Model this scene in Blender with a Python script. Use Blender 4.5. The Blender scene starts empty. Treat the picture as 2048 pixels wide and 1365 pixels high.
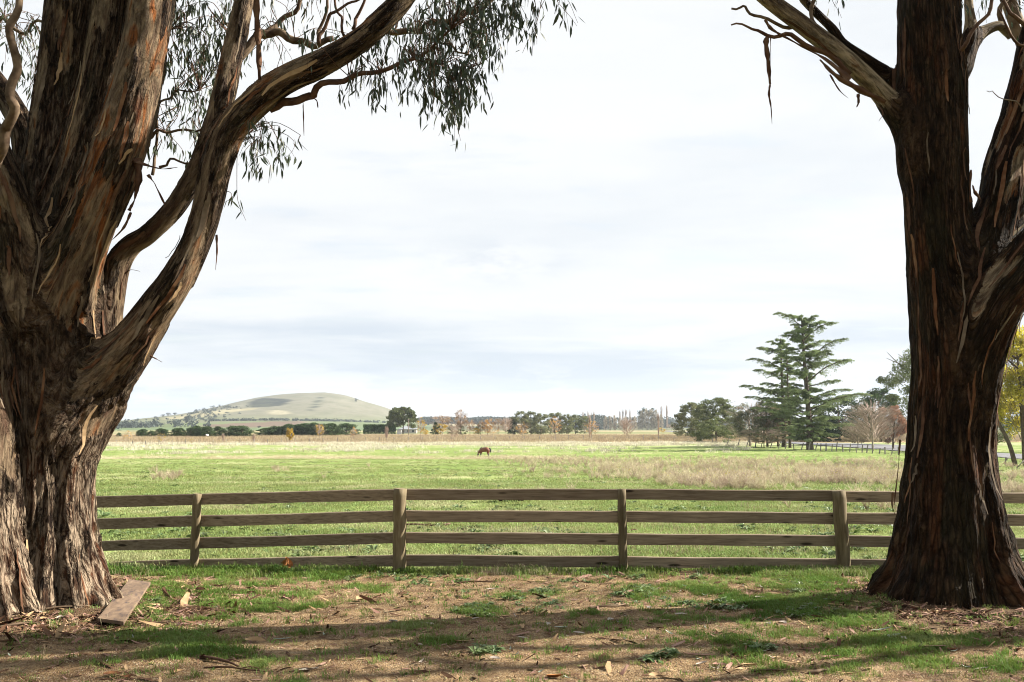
import bpy, math, random
import numpy as np
from mathutils import Vector, Matrix
random.seed(7); RNG = np.random.default_rng(7)
S = bpy.context.scene; COL = S.collection
# ------------------------------------------------------------------ camera, sky, sun, exposure
F = 1991.0; CAMZ = 1.9; TILT = math.atan(175.5/F)
cam = bpy.data.cameras.new('camera'); cam.lens = 35.0; cam.sensor_width = 36.0; cam.clip_start = 0.1; cam.clip_end = 20000
camo = bpy.data.objects.new('camera', cam); COL.objects.link(camo)
camo.location = (0, 0, CAMZ); camo.rotation_euler = (math.pi/2 + TILT, 0, 0); S.camera = camo
SUN_EL = math.radians(31); SUN_AZ = math.radians(13)      # azimuth measured from +X towards +Y
sdir = Vector((math.cos(SUN_EL)*math.cos(SUN_AZ), math.cos(SUN_EL)*math.sin(SUN_AZ), math.sin(SUN_EL)))
sun = bpy.data.lights.new('sun', 'SUN'); sun.energy = 5.0; sun.angle = math.radians(0.55); sun.color = (1.0, 0.93, 0.82)
suno = bpy.data.objects.new('sun', sun); COL.objects.link(suno)
suno.rotation_euler = (-sdir).to_track_quat('-Z', 'Y').to_euler(); suno.location = (20, 5, 15)
S.view_settings.view_transform = 'Standard'; S.view_settings.look = 'None'
S.view_settings.exposure = 1.75; S.view_settings.gamma = 1.0; S.view_settings.use_curve_mapping = False
S.cycles.max_bounces = 6; S.cycles.diffuse_bounces = 3; S.cycles.transparent_max_bounces = 8
S.cycles.volume_bounces = 0; S.cycles.use_denoising = True; S.cycles.denoising_prefilter = 'ACCURATE'; S.cycles.filter_width = 1.05

def nd(t, kind, **kw):
    n = t.nodes.new(kind)
    for k, v in kw.items():
        if k.startswith('i_'):
            k = k[2:]; k = int(k) if k.isdigit() else k.replace('_', ' ')
            n.inputs[k].default_value = v
        else: setattr(n, k, v)
    return n
def L(t, a, b): t.links.new(a, b)
def mth(t, op, a, b=None, c=None, clamp=False):
    n = t.nodes.new('ShaderNodeMath'); n.operation = op; n.use_clamp = clamp
    for i, v in enumerate((a, b, c)):
        if v is None: continue
        if isinstance(v, (int, float)): n.inputs[i].default_value = v
        else: t.links.new(v, n.inputs[i])
    return n.outputs[0]
def ramp(t, fac, stops, interp='LINEAR'):
    n = t.nodes.new('ShaderNodeValToRGB'); r = n.color_ramp; r.interpolation = interp
    while len(r.elements) < len(stops): r.elements.new(0.5)
    for e, (p, c) in zip(r.elements, stops):
        e.position = p; e.color = (c, c, c, 1) if isinstance(c, (int, float)) else (*c, 1)
    t.links.new(fac, n.inputs[0]); return n.outputs[0]
def mixc(t, fac, a, b, mode='MIX'):
    n = t.nodes.new('ShaderNodeMix'); n.data_type = 'RGBA'; n.blend_type = mode
    for i, v in ((0, fac), (6, a), (7, b)):
        if isinstance(v, (int, float)): n.inputs[i].default_value = v
        elif isinstance(v, tuple): n.inputs[i].default_value = (*v, 1)
        else: t.links.new(v, n.inputs[i])
    return n.outputs[2]
def noise(t, vec, scale, detail=4, rough=0.55, dist=0.0, col=False):
    n = t.nodes.new('ShaderNodeTexNoise'); n.inputs['Scale'].default_value = scale
    n.inputs['Detail'].default_value = detail; n.inputs['Roughness'].default_value = rough; n.inputs['Distortion'].default_value = dist
    if vec is not None: t.links.new(vec, n.inputs['Vector'])
    return n.outputs[1 if col else 0]
def vscale(t, vec, s, off=(0, 0, 0)):
    n = t.nodes.new('ShaderNodeMapping'); n.inputs['Scale'].default_value = s; n.inputs['Location'].default_value = off
    t.links.new(vec, n.inputs['Vector']); return n.outputs[0]

W = bpy.data.worlds.new('World'); S.world = W; W.use_nodes = True; t = W.node_tree; t.nodes.clear()
out = nd(t, 'ShaderNodeOutputWorld')
sky = nd(t, 'ShaderNodeTexSky', sky_type='NISHITA', sun_disc=False, sun_elevation=SUN_EL, sun_rotation=math.pi/2 - SUN_AZ, air_density=1.0, dust_density=2.0)
bg1 = nd(t, 'ShaderNodeBackground'); bg1.inputs[1].default_value = 0.065; L(t, sky.outputs[0], bg1.inputs[0])
tc = nd(t, 'ShaderNodeTexCoord'); sep = nd(t, 'ShaderNodeSeparateXYZ'); L(t, tc.outputs['Generated'], sep.inputs[0])
z = mth(t, 'MAXIMUM', sep.outputs[2], 0.0); zz = mth(t, 'ADD', z, 0.07)
cmb = nd(t, 'ShaderNodeCombineXYZ'); L(t, mth(t, 'DIVIDE', sep.outputs[0], zz), cmb.inputs[0]); L(t, mth(t, 'DIVIDE', sep.outputs[1], zz), cmb.inputs[1])
pv = cmb.outputs[0]
n1 = noise(t, vscale(t, pv, (0.55, 0.8, 1), (3.1, 1.7, 0)), 1.0, 6, 0.58, 0.3)
n2 = noise(t, vscale(t, tc.outputs['Generated'], (3.0, 3.0, 26)), 1.0, 5, 0.55, 0.25)
n3 = noise(t, vscale(t, tc.outputs['Generated'], (9, 9, 34), (2.4, 0, 0)), 1.0, 5, 0.6)
n4 = noise(t, vscale(t, pv, (1.3, 2.2, 1), (1.4, 5.2, 0)), 1.0, 5, 0.55)
# how much thin cloud covers the blue
cover = mth(t, 'SUBTRACT', 1.0, mth(t, 'MULTIPLY', ramp(t, n4, [(0.56, 0.0), (0.75, 1.0)]), 0.35))
# cloud whiteness: bright aloft, blue-grey streaks in the low band, streaks faint above
low = ramp(t, z, [(0.0, 0.5), (0.03, 0.85), (0.095, 0.92), (0.112, 0.16), (0.25, 0.10), (0.5, 0.12), (1.0, 0.3)])
grey = mth(t, 'MULTIPLY', low, ramp(t, n2, [(0.36, 0.12), (0.58, 1.0)]))
grey = mth(t, 'ADD', grey, mth(t, 'MULTIPLY', ramp(t, n1, [(0.48, 0.0), (0.64, 1.0)]), 0.30), clamp=True)
puff = mth(t, 'MULTIPLY', ramp(t, n3, [(0.52, 0.0), (0.6, 1.0)]), ramp(t, z, [(0.0, 0.9), (0.045, 0.55), (0.075, 0.0)]))
vd = nd(t, 'ShaderNodeVectorMath', operation='DISTANCE'); L(t, vscale(t, tc.outputs['Generated'], (1, 0, 3.2)), vd.inputs[0]); vd.inputs[1].default_value = (-.02, 0, 3.2*.165)
bank = mth(t, 'MULTIPLY', ramp(t, vd.outputs['Value'], [(0.02, 1.0), (0.10, 0.0)]), ramp(t, noise(t, vscale(t, tc.outputs['Generated'], (16, 16, 40)), 1.0, 5, .6), [(.42, 0.0), (.58, .55)]))
grey = mth(t, 'ADD', grey, bank, clamp=True)
ccol = mixc(t, grey, (0.93, 0.945, 0.955), (0.655, 0.725, 0.81))
ccol = mixc(t, puff, ccol, (0.93, 0.94, 0.95))
bg2 = nd(t, 'ShaderNodeBackground'); bg2.inputs[1].default_value = 0.313; L(t, ccol, bg2.inputs[0])
mx = nd(t, 'ShaderNodeMixShader'); L(t, cover, mx.inputs[0]); L(t, bg1.outputs[0], mx.inputs[1]); L(t, bg2.outputs[0], mx.inputs[2]); L(t, mx.outputs[0], out.inputs[0])
W.cycles.sampling_method = 'MANUAL'; W.cycles.sample_map_resolution = 512

# ------------------------------------------------------------------ helpers
CT, ST = math.cos(TILT), math.sin(TILT)
def P(px, py, d):
    a = (px - 1024)/F; b = -(py - 682.5)/F
    v = Vector((a, CT - b*ST, ST + b*CT)); k = d/v.y
    return Vector((v.x*k, d, CAMZ + v.z*k))
def proj(x, y, z):
    x = np.asarray(x, float); y = np.asarray(y, float); zr = np.asarray(z, float) - CAMZ
    dep = y*CT + zr*ST; up = -y*ST + zr*CT
    dep = np.where(dep < 0.1, 0.1, dep)
    return 1024 + F*x/dep, 682.5 - F*up/dep
_pd = [-50, 0, 18, 35, 65, 100, 140, 180, 220, 280, 350, 520, 650, 1300, 6000, 12000]
_pz = [0, 0, 0, -.35, -1.0, -1.7, -2.3, -2.1, -1.85, -1.4, -1.1, -.7, -.7, -.1, 0, 0]
def prof(y): return np.interp(y, _pd, _pz)
def smooth01(a, b, v):
    u = np.clip((v - a)/(b - a), 0, 1); return u*u*(3 - 2*u)
def hsh(ix, iy, iz, s):
    h = (ix.astype(np.uint32)*np.uint32(374761393) + iy.astype(np.uint32)*np.uint32(668265263) + iz.astype(np.uint32)*np.uint32(2147483647) + np.uint32((s*974711 + 12345) & 0xffffffff))
    h = (h ^ (h >> np.uint32(13)))*np.uint32(1274126177); h = h ^ (h >> np.uint32(16)); h = h*np.uint32(2246822519); return h ^ (h >> np.uint32(15))
def noise3(x, y, z, s=0):
    x = np.asarray(x, float); y = np.asarray(y, float)*np.ones_like(x); z = np.asarray(z, float)*np.ones_like(x)
    xi, yi, zi = np.floor(x).astype(np.int64), np.floor(y).astype(np.int64), np.floor(z).astype(np.int64)
    fx, fy, fz = x - xi, y - yi, z - zi
    u, v, w = fx*fx*fx*(fx*(fx*6 - 15) + 10), fy*fy*fy*(fy*(fy*6 - 15) + 10), fz*fz*fz*(fz*(fz*6 - 15) + 10)
    r = np.zeros_like(x)
    for dx in (0, 1):
        for dy in (0, 1):
            for dz in (0, 1):
                h = hsh(xi + dx, yi + dy, zi + dz, s)
                gx = (h & np.uint32(1023)).astype(float)/511.5 - 1; gy = ((h >> np.uint32(10)) & np.uint32(1023)).astype(float)/511.5 - 1
                gz = ((h >> np.uint32(20)) & np.uint32(1023)).astype(float)/511.5 - 1
                g = gx*(fx - dx) + gy*(fy - dy) + gz*(fz - dz)
                r += g*(u if dx else 1 - u)*(v if dy else 1 - v)*(w if dz else 1 - w)
    return r*1.3
def fbm(x, y, z, s=0, o=3):
    r = 0; a = 1.0; f = 1.0
    for i in range(o): r = r + a*noise3(np.asarray(x)*f, np.asarray(y)*f, np.asarray(z)*f, s + i*17); a *= .5; f *= 2.03
    return r
def GP(px, py):
    """ground point seen at a pixel"""
    lo, hi = 2.0, 5000.0
    for _ in range(60):
        m = math.sqrt(lo*hi); q = P(px, py, m)
        if q.z > gz(q.x, q.y): lo = m
        else: hi = m
    q = P(px, py, lo); return Vector((q.x, q.y, gz(q.x, q.y)))
MOUNDS = [(-5.1, 10.5, 1.0, .10), (4.75, 11.0, 1.4, .10)]
def gz(x, y):
    h = prof(y)
    for mx_, my_, mr, mh in MOUNDS: h = h + mh*np.exp(-((x - mx_)**2 + (y - my_)**2)/(2*(mr*.62)**2))
    return float(h) if np.ndim(h) == 0 else h

def mesh(name, v, f, mat=None, smooth=False, attrs=None, mats=None, mi=None):
    """v (n,3); f (m,k) int array or list of such arrays"""
    me = bpy.data.meshes.new(name); v = np.asarray(v, np.float32).reshape(-1, 3)
    fl = [np.asarray(a, np.int32) for a in (f if isinstance(f, list) else [f]) if len(a)]
    nl = sum(a.size for a in fl); nf = sum(len(a) for a in fl)
    me.vertices.add(len(v)); me.vertices.foreach_set('co', v.ravel())
    me.loops.add(nl); me.loops.foreach_set('vertex_index', np.concatenate([a.ravel() for a in fl]))
    me.polygons.add(nf); cnt = np.concatenate([np.full(len(a), a.shape[1]) for a in fl])
    me.polygons.foreach_set('loop_start', np.concatenate([[0], np.cumsum(cnt)[:-1]]).astype(np.int32))
    me.polygons.foreach_set('use_smooth', np.full(nf, bool(smooth)))
    for k, a in (attrs or {}).items():
        a = np.asarray(a, np.float32); ty = 'FLOAT' if a.ndim == 1 else ('FLOAT_COLOR' if a.shape[1] == 4 else 'FLOAT_VECTOR')
        at = me.attributes.new(k, ty, 'POINT'); at.data.foreach_set({'FLOAT': 'value', 'FLOAT_COLOR': 'color', 'FLOAT_VECTOR': 'vector'}[ty], a.ravel())
    for m in (mats or ([mat] if mat else [])): me.materials.append(m)
    if mi is not None: me.polygons.foreach_set('material_index', np.asarray(mi, np.int32))
    me.update(calc_edges=True); me.validate(); return me
def ob(name, me, parent=None, loc=None, rot=None, scale=None, **tags):
    o = bpy.data.objects.new(name, me); COL.objects.link(o)
    if parent is not None: o.parent = parent
    if loc is not None: o.location = loc
    if rot is not None: o.rotation_euler = rot
    if scale is not None: o.scale = (scale,)*3 if isinstance(scale, (int, float)) else scale
    for k, v in tags.items():
        if v is not None: o[k] = v
    return o
def thing(name, label, cat, loc=(0, 0, 0), group=None, rot=None, scale=None):
    return ob(name, None, None, loc, rot, scale, label=label, category=cat, group=group)
def clone(root, loc, label, rot=None, scale=None, group=None):
    r = root.copy(); COL.objects.link(r); r.location = loc; r['label'] = label
    if group: r['group'] = group
    if rot is not None: r.rotation_euler = (0, 0, rot)
    if scale is not None: r.scale = (scale,)*3 if isinstance(scale, (int, float)) else scale
    for ch in root.children:
        c = ch.copy(); COL.objects.link(c); c.parent = r
        for g in ch.children:
            e = g.copy(); COL.objects.link(e); e.parent = c
    return r
class MB:
    def __init__(s): s.v = []; s.q = []; s.t = []; s.n = 0; s.a = {}
    def add(s, v, q=None, t=None, **a):
        v = np.asarray(v, float).reshape(-1, 3); s.v.append(v)
        if q is not None and len(q): s.q.append(np.asarray(q) + s.n)
        if t is not None and len(t): s.t.append(np.asarray(t) + s.n)
        for k, x in a.items(): s.a.setdefault(k, []).append(np.full(len(v), x) if np.ndim(x) == 0 else x)
        s.n += len(v); return s
    def mesh(s, name, mat, smooth=False, off=None):
        v = np.concatenate(s.v); 
        if off is not None: v = v - np.asarray(off)
        fs = []
        if s.q: fs.append(np.concatenate(s.q))
        if s.t: fs.append(np.concatenate(s.t))
        return mesh(name, v, fs, mat, smooth, {k: np.concatenate(x) for k, x in s.a.items()})
BOXQ = np.array([(0, 3, 2, 1), (4, 5, 6, 7), (0, 1, 5, 4), (1, 2, 6, 5), (2, 3, 7, 6), (3, 0, 4, 7)])
def box(mb, c, s, rz=0.0):
    x, y, z_ = [k/2 for k in s]; v = np.array([(-x, -y, -z_), (x, -y, -z_), (x, y, -z_), (-x, y, -z_), (-x, -y, z_), (x, -y, z_), (x, y, z_), (-x, y, z_)])
    ca, sa = math.cos(rz), math.sin(rz); v = np.stack([v[:, 0]*ca - v[:, 1]*sa, v[:, 0]*sa + v[:, 1]*ca, v[:, 2]], 1) + np.array(c)
    mb.add(v, BOXQ)
def catmull(p, n):
    """p (k,m) -> resampled with n steps per span"""
    p = np.asarray(p, float); q = np.vstack([2*p[0] - p[1], p, 2*p[-1] - p[-2]]); o = []
    for i in range(1, len(q) - 2):
        for j in range(n):
            u = j/n; o.append(.5*((2*q[i]) + (-q[i-1] + q[i+1])*u + (2*q[i-1] - 5*q[i] + 4*q[i+1] - q[i+2])*u*u + (-q[i-1] + 3*q[i] - 3*q[i+1] + q[i+2])*u**3))
    o.append(p[-1]); return np.array(o)
def frames(p):
    T = np.gradient(p, axis=0); T /= np.linalg.norm(T, axis=1)[:, None] + 1e-9
    N = np.zeros_like(p); n = np.array([1., 0, 0]) if abs(T[0][0]) < .9 else np.array([0, 1., 0])
    for i in range(len(p)):
        n = n - T[i]*np.dot(n, T[i]); n /= np.linalg.norm(n) + 1e-9; N[i] = n
    return T, N, np.cross(T, N)
def tube(mb, p, r, sides=8, cap=True, wob=0.0, flat=1.0, **a):
    p = np.asarray(p, float); r = np.asarray(r, float)*np.ones(len(p)); T, N, B = frames(p)
    th = np.linspace(0, 2*math.pi, sides, endpoint=False)
    rr = r[:, None]*(1 + wob*(RNG.random((len(p), sides)) - .5))
    v = p[:, None, :] + rr[..., None]*(np.cos(th)[None, :, None]*N[:, None, :] + flat*np.sin(th)[None, :, None]*B[:, None, :])
    n = len(p); i = np.arange(n - 1)[:, None]*sides; j = np.arange(sides)[None, :]; j2 = (j + 1) % sides
    q = np.stack([i + j, i + j2, i + sides + j2, i + sides + j], -1).reshape(-1, 4)
    v = v.reshape(-1, 3); tt = []
    if cap:
        v = np.vstack([v, p[0], p[-1]]); k = n*sides
        tt = [(k, (m + 1) % sides, m) for m in range(sides)] + [(k + 1, (n - 1)*sides + m, (n - 1)*sides + (m + 1) % sides) for m in range(sides)]
    mb.add(v, q, tt, **a)

# ------------------------------------------------------------------ materials
def newmat(name, rough=0.9, spec=0.15):
    m = bpy.data.materials.new(name); m.use_nodes = True; t = m.node_tree; b = t.nodes['Principled BSDF']
    b.inputs['Roughness'].default_value = rough; b.inputs['Specular IOR Level'].default_value = spec
    return m, t, b
def bump(t, b, h, strength=0.5, dist=0.02):
    n = nd(t, 'ShaderNodeBump'); n.inputs['Strength'].default_value = strength; n.inputs['Distance'].default_value = dist
    L(t, h, n.inputs['Height']); L(t, n.outputs[0], b.inputs['Normal'])
def pos(t): return nd(t, 'ShaderNodeNewGeometry').outputs['Position']
def varmat(name, c1, c2, scale=1.5, c3=None, rnd=0.0, rough=.85, transl=0.0, spec=.1, obj=False):
    m, t, b = newmat(name, rough, spec)
    v = nd(t, 'ShaderNodeTexCoord').outputs['Object'] if obj else pos(t)
    n = noise(t, v, scale, 3, .6)
    st = [(.35, c1), (.65, c2)] if c3 is None else [(.3, c1), (.5, c2), (.68, c3)]
    c = ramp(t, n, st)
    if rnd:
        oi = nd(t, 'ShaderNodeObjectInfo'); hv = nd(t, 'ShaderNodeHueSaturation')
        L(t, mth(t, 'MULTIPLY_ADD', oi.outputs['Random'], rnd*.12, .5 - rnd*.06), hv.inputs['Hue']); L(t, mth(t, 'MULTIPLY_ADD', oi.outputs['Random'], rnd, 1 - rnd/2), hv.inputs['Value'])
        L(t, c, hv.inputs['Color']); c = hv.outputs[0]
    L(t, c, b.inputs['Base Color'])
    if transl:
        tr = nd(t, 'ShaderNodeBsdfTranslucent'); L(t, c, tr.inputs[0]); mxs = nd(t, 'ShaderNodeMixShader'); mxs.inputs[0].default_value = transl
        L(t, b.outputs[0], mxs.inputs[1]); L(t, tr.outputs[0], mxs.inputs[2]); L(t, mxs.outputs[0], t.nodes['Material Output'].inputs[0])
    return m
M = {}
# dirt forecourt
m, t, b = newmat('dirt', .95, .1); p = pos(t)
ga = nd(t, 'ShaderNodeAttribute', attribute_name='grass').outputs['Fac']; mu = nd(t, 'ShaderNodeAttribute', attribute_name='mulch').outputs['Fac']
na = noise(t, p, 1.3, 5, .6); nb = noise(t, p, 55, 3, .7); vo = nd(t, 'ShaderNodeTexVoronoi'); vo.inputs['Scale'].default_value = 75; L(t, p, vo.inputs['Vector'])
c = ramp(t, na, [(.3, (.27, .17, .08)), (.5, (.42, .29, .15)), (.7, (.54, .39, .225))])
c = mixc(t, ramp(t, nb, [(.35, .85), (.62, 0.0)]), c, (.085, .045, .025)); c = mixc(t, ramp(t, noise(t, p, 3.4, 5, .75), [(.42, .85), (.58, 0.0)]), c, (.12, .07, .036))
c = mixc(t, ramp(t, vo.outputs['Color'], [(.72, 0.0), (.86, .6)]), c, (.46, .36, .25))
c = mixc(t, mth(t, 'MULTIPLY', ga, ramp(t, noise(t, p, 22, 4, .7), [(.42, 0.0), (.6, .85)])), c, (.10, .13, .035))
c = mixc(t, mth(t, 'MULTIPLY', mu, ramp(t, noise(t, p, 9, 4, .7), [(.3, 1.0), (.65, .55)])), c, (.055, .03, .018))
L(t, c, b.inputs['Base Color']); bump(t, b, mth(t, 'ADD', nb, mth(t, 'MULTIPLY', vo.outputs['Distance'], -.8)), .9, .02); M['dirt'] = m
# field ground
m, t, b = newmat('paddock', .95, .05); p = pos(t); sx = nd(t, 'ShaderNodeSeparateXYZ'); L(t, p, sx.inputs[0]); Y = sx.outputs[1]; X = sx.outputs[0]
pn = noise(t, p, .12, 5, .65); pf = noise(t, p, 1.1, 5, .7); pff = noise(t, p, 9, 4, .7)
g = ramp(t, pn, [(.32, (.15, .225, .055)), (.5, (.22, .29, .085)), (.64, (.36, .37, .18))])
g = mixc(t, ramp(t, pf, [(.38, .75), (.54, 0.0)]), g, (.085, .14, .03))
g = mixc(t, ramp(t, pff, [(.5, 0.0), (.72, .6)]), g, (.30, .31, .14))
wn = noise(t, vscale(t, p, (.05, .12, .1)), 1, 4, .7)
dry = mth(t, 'MULTIPLY', ramp(t, mth(t, 'DIVIDE', Y, 400), [(.48, 0.0), (.60, 1.0)]), ramp(t, mth(t, 'ADD', wn, mth(t, 'MULTIPLY', pf, .4)), [(.62, 0.0), (.78, 1.0)]))
g = mixc(t, mth(t, 'MULTIPLY', dry, .55), g, (.50, .47, .36))
fy = mth(t, 'ADD', Y, mth(t, 'MULTIPLY', X, -.09)) 
fx = mth(t, 'SUBTRACT', fy, 245)
tan = ramp(t, noise(t, vscale(t, p, (.02, .08, .1)), 1, 4, .6), [(.3, (.34, .245, .145)), (.7, (.44, .34, .21))])
g = mixc(t, ramp(t, mth(t, 'MULTIPLY_ADD', fx, .03, .5), [(.4, 0.0), (.6, 1.0)]), g, tan)
far = ramp(t, noise(t, vscale(t, p, (.003, .008, .1)), 1, 3, .5), [(.35, (.13, .17, .06)), (.5, (.24, .22, .12)), (.65, (.34, .29, .18))])
g = mixc(t, ramp(t, mth(t, 'MULTIPLY_ADD', Y, .004, -1.3), [(.3, 0.0), (.75, 1.0)]), g, far)
L(t, g, b.inputs['Base Color']); bump(t, b, mth(t, 'ADD', mth(t, 'MULTIPLY', pf, 1.5), pff), .8, .12); M['paddock'] = m
# hill
m, t, b = newmat('hill', .95, .03); hc = nd(t, 'ShaderNodeAttribute', attribute_name='tint').outputs['Color']; p = pos(t)
hn = noise(t, vscale(t, p, (.02, .008, .06)), 1, 7, .8)
L(t, mixc(t, mth(t, 'MULTIPLY', ramp(t, hn, [(.38, 1.0), (.58, 0.0)]), .55), hc, (.09, .10, .05)), b.inputs['Base Color']); M['hill'] = m
def solid(name, c, rough=.8, spec=.2, var=.25, scale=3):
    return varmat(name, tuple(k*(1 - var) for k in c), tuple(min(1, k*(1 + var)) for k in c), scale, rough=rough, spec=spec)
M['asphalt'] = solid('asphalt', (.21, .21, .225), .9, .1, .12, .8)
# timber
def timber(name, c1, c2, c3, sc=(1.6, 30, 30), knots=True):
    m, t, b = newmat(name, .85, .15); v = nd(t, 'ShaderNodeTexCoord').outputs['Object']; oi = nd(t, 'ShaderNodeObjectInfo')
    off = nd(t, 'ShaderNodeVectorMath', operation='ADD'); L(t, v, off.inputs[0]); cb = nd(t, 'ShaderNodeCombineXYZ')
    for i in range(3): L(t, mth(t, 'MULTIPLY', oi.outputs['Random'], 37.0 + i*11), cb.inputs[i])
    L(t, cb.outputs[0], off.inputs[1]); v = off.outputs[0]
    g1 = noise(t, vscale(t, v, sc), 1.6, 6, .65, .6); g2 = noise(t, v, 1.1, 4, .6)
    c = ramp(t, g1, [(.32, c1), (.5, c2), (.7, c3)])
    c = mixc(t, mth(t, 'MULTIPLY', ramp(t, g2, [(.4, 0.0), (.7, 1.0)]), .45), c, tuple(k*.5 for k in c2))
    if knots:
        vo = nd(t, 'ShaderNodeTexVoronoi'); vo.inputs['Scale'].default_value = 1.0; L(t, vscale(t, v, (1.6, 4.5, 7.5)), vo.inputs['Vector'])
        k = ramp(t, vo.outputs['Distance'], [(.0, 1.0), (.10, .9), (.17, 0.0)]); c = mixc(t, k, c, tuple(q*.25 for q in c1))
    hs = nd(t, 'ShaderNodeHueSaturation'); L(t, c, hs.inputs['Color']); L(t, mth(t, 'MULTIPLY_ADD', oi.outputs['Random'], .4, .8), hs.inputs['Value'])
    L(t, hs.outputs[0], b.inputs['Base Color']); bump(t, b, g1, .3, .004); return m
M['rail'] = timber('rail_timber', (.17, .13, .09), (.34, .265, .19), (.47, .385, .29))
M['post'] = timber('post_timber', (.13, .10, .055), (.24, .19, .115), (.38, .31, .20), (14, 14, 1.2), False)
M['oldpost'] = solid('old_post_timber', (.28, .255, .23), .9, .05, .35, 2)
M['wire'] = solid('fence_wire', (.22, .21, .20), .5, .4, .1)
M['board'] = timber('weathered_board', (.085, .066, .066), (.21, .145, .098), (.30, .215, .145), (3, 9, 9), False)
# bark
def bark(name, dark, brown, grey, cream, orange, pink):
    m, t, b = newmat(name, .88, .12); at = lambda n_, o='Fac': nd(t, 'ShaderNodeAttribute', attribute_name=n_).outputs[o]
    v = at('bk', 'Vector'); patch = at('patch'); red = at('red'); hgt = at('hgt'); crm = at('crm')
    f1 = noise(t, vscale(t, v, (26, 26, 4.2)), 1, 6, .72, .5); f2 = noise(t, vscale(t, v, (5, 5, 1.0)), 1, 4, .6, .4); f3 = noise(t, vscale(t, v, (70, 70, 12)), 1, 3, .7)
    rough = ramp(t, mth(t, 'ADD', mth(t, 'MULTIPLY', f1, .6), mth(t, 'MULTIPLY', f2, .4)), [(.36, dark), (.5, brown), (.64, grey)])
    pit = ramp(t, noise(t, vscale(t, v, (15, 15, 5), (2, 7, 3)), 1, 5, .7, .6), [(.40, 1.0), (.50, 0.0)]); rough = mixc(t, mth(t, 'MULTIPLY', pit, .85 if 'left' in name else .7), rough, tuple(k*.7 for k in dark))
    rough = mixc(t, mth(t, 'MULTIPLY', ramp(t, noise(t, vscale(t, v, (3, 3, .9), (5, 2, 1)), 1, 4, .6), [(.5, 0.0), (.62, 1.0)]), .55), rough, (.075, .066, .036) if 'left' in name else (.045, .040, .018))
    rough = mixc(t, mth(t, 'MULTIPLY', ramp(t, f2, [(.54, 0.0), (.68, 1.0)]), red), rough, (.17, .052, .018))
    vc = nd(t, 'ShaderNodeTexVoronoi', feature='DISTANCE_TO_EDGE'); vc.inputs['Scale'].default_value = 1.0; wv_ = nd(t, 'ShaderNodeVectorMath', operation='ADD'); L(t, vscale(t, v, (26, 26, 2.4)), wv_.inputs[0]); L(t, noise(t, vscale(t, v, (9, 9, 3)), 1, 4, .7, .5, col=True), wv_.inputs[1]); L(t, wv_.outputs[0], vc.inputs['Vector'])
    crack = ramp(t, vc.outputs['Distance'], [(.0, 0.0), (.20, 1.0)]); rough = mixc(t, mth(t, 'MULTIPLY', mth(t, 'SUBTRACT', 1.0, crack), .62), rough, tuple(k*.6 for k in dark))
    fp = pos(t); rough = mixc(t, mth(t, 'MULTIPLY', at('fork'), .9), rough, ramp(t, noise(t, vscale(t, fp, (11, 11, 5)), 1, 6, .75, .3), [(.38, dark), (.5, brown), (.66, grey)]))
    if 'left' in name: rough = mixc(t, mth(t, 'MULTIPLY', ramp(t, mth(t, 'MULTIPLY', hgt, .3), [(.25, .85), (.75, 0.15)]), mth(t, 'MULTIPLY', ramp(t, f1, [(.44, 0.0), (.58, 1.0)]), mth(t, 'SUBTRACT', 1.0, pit))), rough, (.42, .325, .23))
    q = noise(t, vscale(t, v, (5.5, 5.5, 1.1), (9, 1, 4)), 1, 5, .6, .8)
    sm = ramp(t, q, [(.32, pink), (.44, tuple((a_ + b_)/2.2 for a_, b_ in zip(pink, cream))), (.54, cream), (.60, cream), (.67, orange)])
    sm = mixc(t, mth(t, 'MULTIPLY', red, ramp(t, q, [(.5, 0.0), (.6, 1.0)])), sm, (.30, .10, .026))
    sm = mixc(t, mth(t, 'MULTIPLY', ramp(t, f1, [(.46, 0.0), (.62, 1.0)]), .75), sm, tuple(k*.35 for k in pink))
    fac = ramp(t, mth(t, 'ADD', patch, mth(t, 'MULTIPLY', mth(t, 'SUBTRACT', mth(t, 'MULTIPLY', mth(t, 'ADD', f3, f1), .5), .5), .35)), [(.485, 0.0), (.515, 1.0)])
    c = mixc(t, fac, rough, sm); L(t, c, b.inputs['Base Color'])
    bump(t, b, mth(t, 'ADD', mth(t, 'SUBTRACT', mth(t, 'ADD', mth(t, 'MULTIPLY', f1, 1.2), mth(t, 'MULTIPLY', f3, .5)), mth(t, 'MULTIPLY', pit, .7)), mth(t, 'MULTIPLY', mth(t, 'MULTIPLY', crack, mth(t, 'SUBTRACT', 1.0, fac)), .9)), .9, .04); return m
M['barkL'] = bark('bark_left', (.012, .006, .0035), (.085, .048, .027), (.32, .24, .165), (.38, .285, .18), (.30, .115, .035), (.125, .07, .045))
M['barkR'] = bark('bark_right', (.008, .004, .002), (.052, .027, .013), (.14, .088, .046), (.50, .39, .25), (.20, .08, .028), (.10, .055, .035))
M['branch'] = varmat('smooth_branch_bark', (.06, .035, .022), (.17, .12, .08), 6, (.28, .21, .14), obj=True)
M['twig'] = varmat('twig_bark', (.09, .05, .035), (.17, .10, .065), 12)
M['strip'] = varmat('loose_bark', (.05, .025, .014), (.12, .06, .035), 5, (.2, .12, .07))
M['peel'] = varmat('grey_peeling_bark', (.09, .065, .045), (.19, .145, .10), 5, (.30, .235, .165)); M['peelred'] = varmat('red_peeling_bark', (.085, .035, .017), (.16, .07, .032), 5, (.25, .14, .075))
M['gumleaf'] = varmat('gum_leaf', (.018, .034, .016), (.042, .066, .030), 17, (.12, .135, .085), rough=.45, transl=.22, spec=.5)
def fol(key, c, var=.45, transl=.25, scale=.6, c3=None):
    M[key] = varmat(key, tuple(k*(1 - var) for k in c), tuple(k*(1 + var) for k in c), scale, c3, transl=transl, rough=.8)
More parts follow.
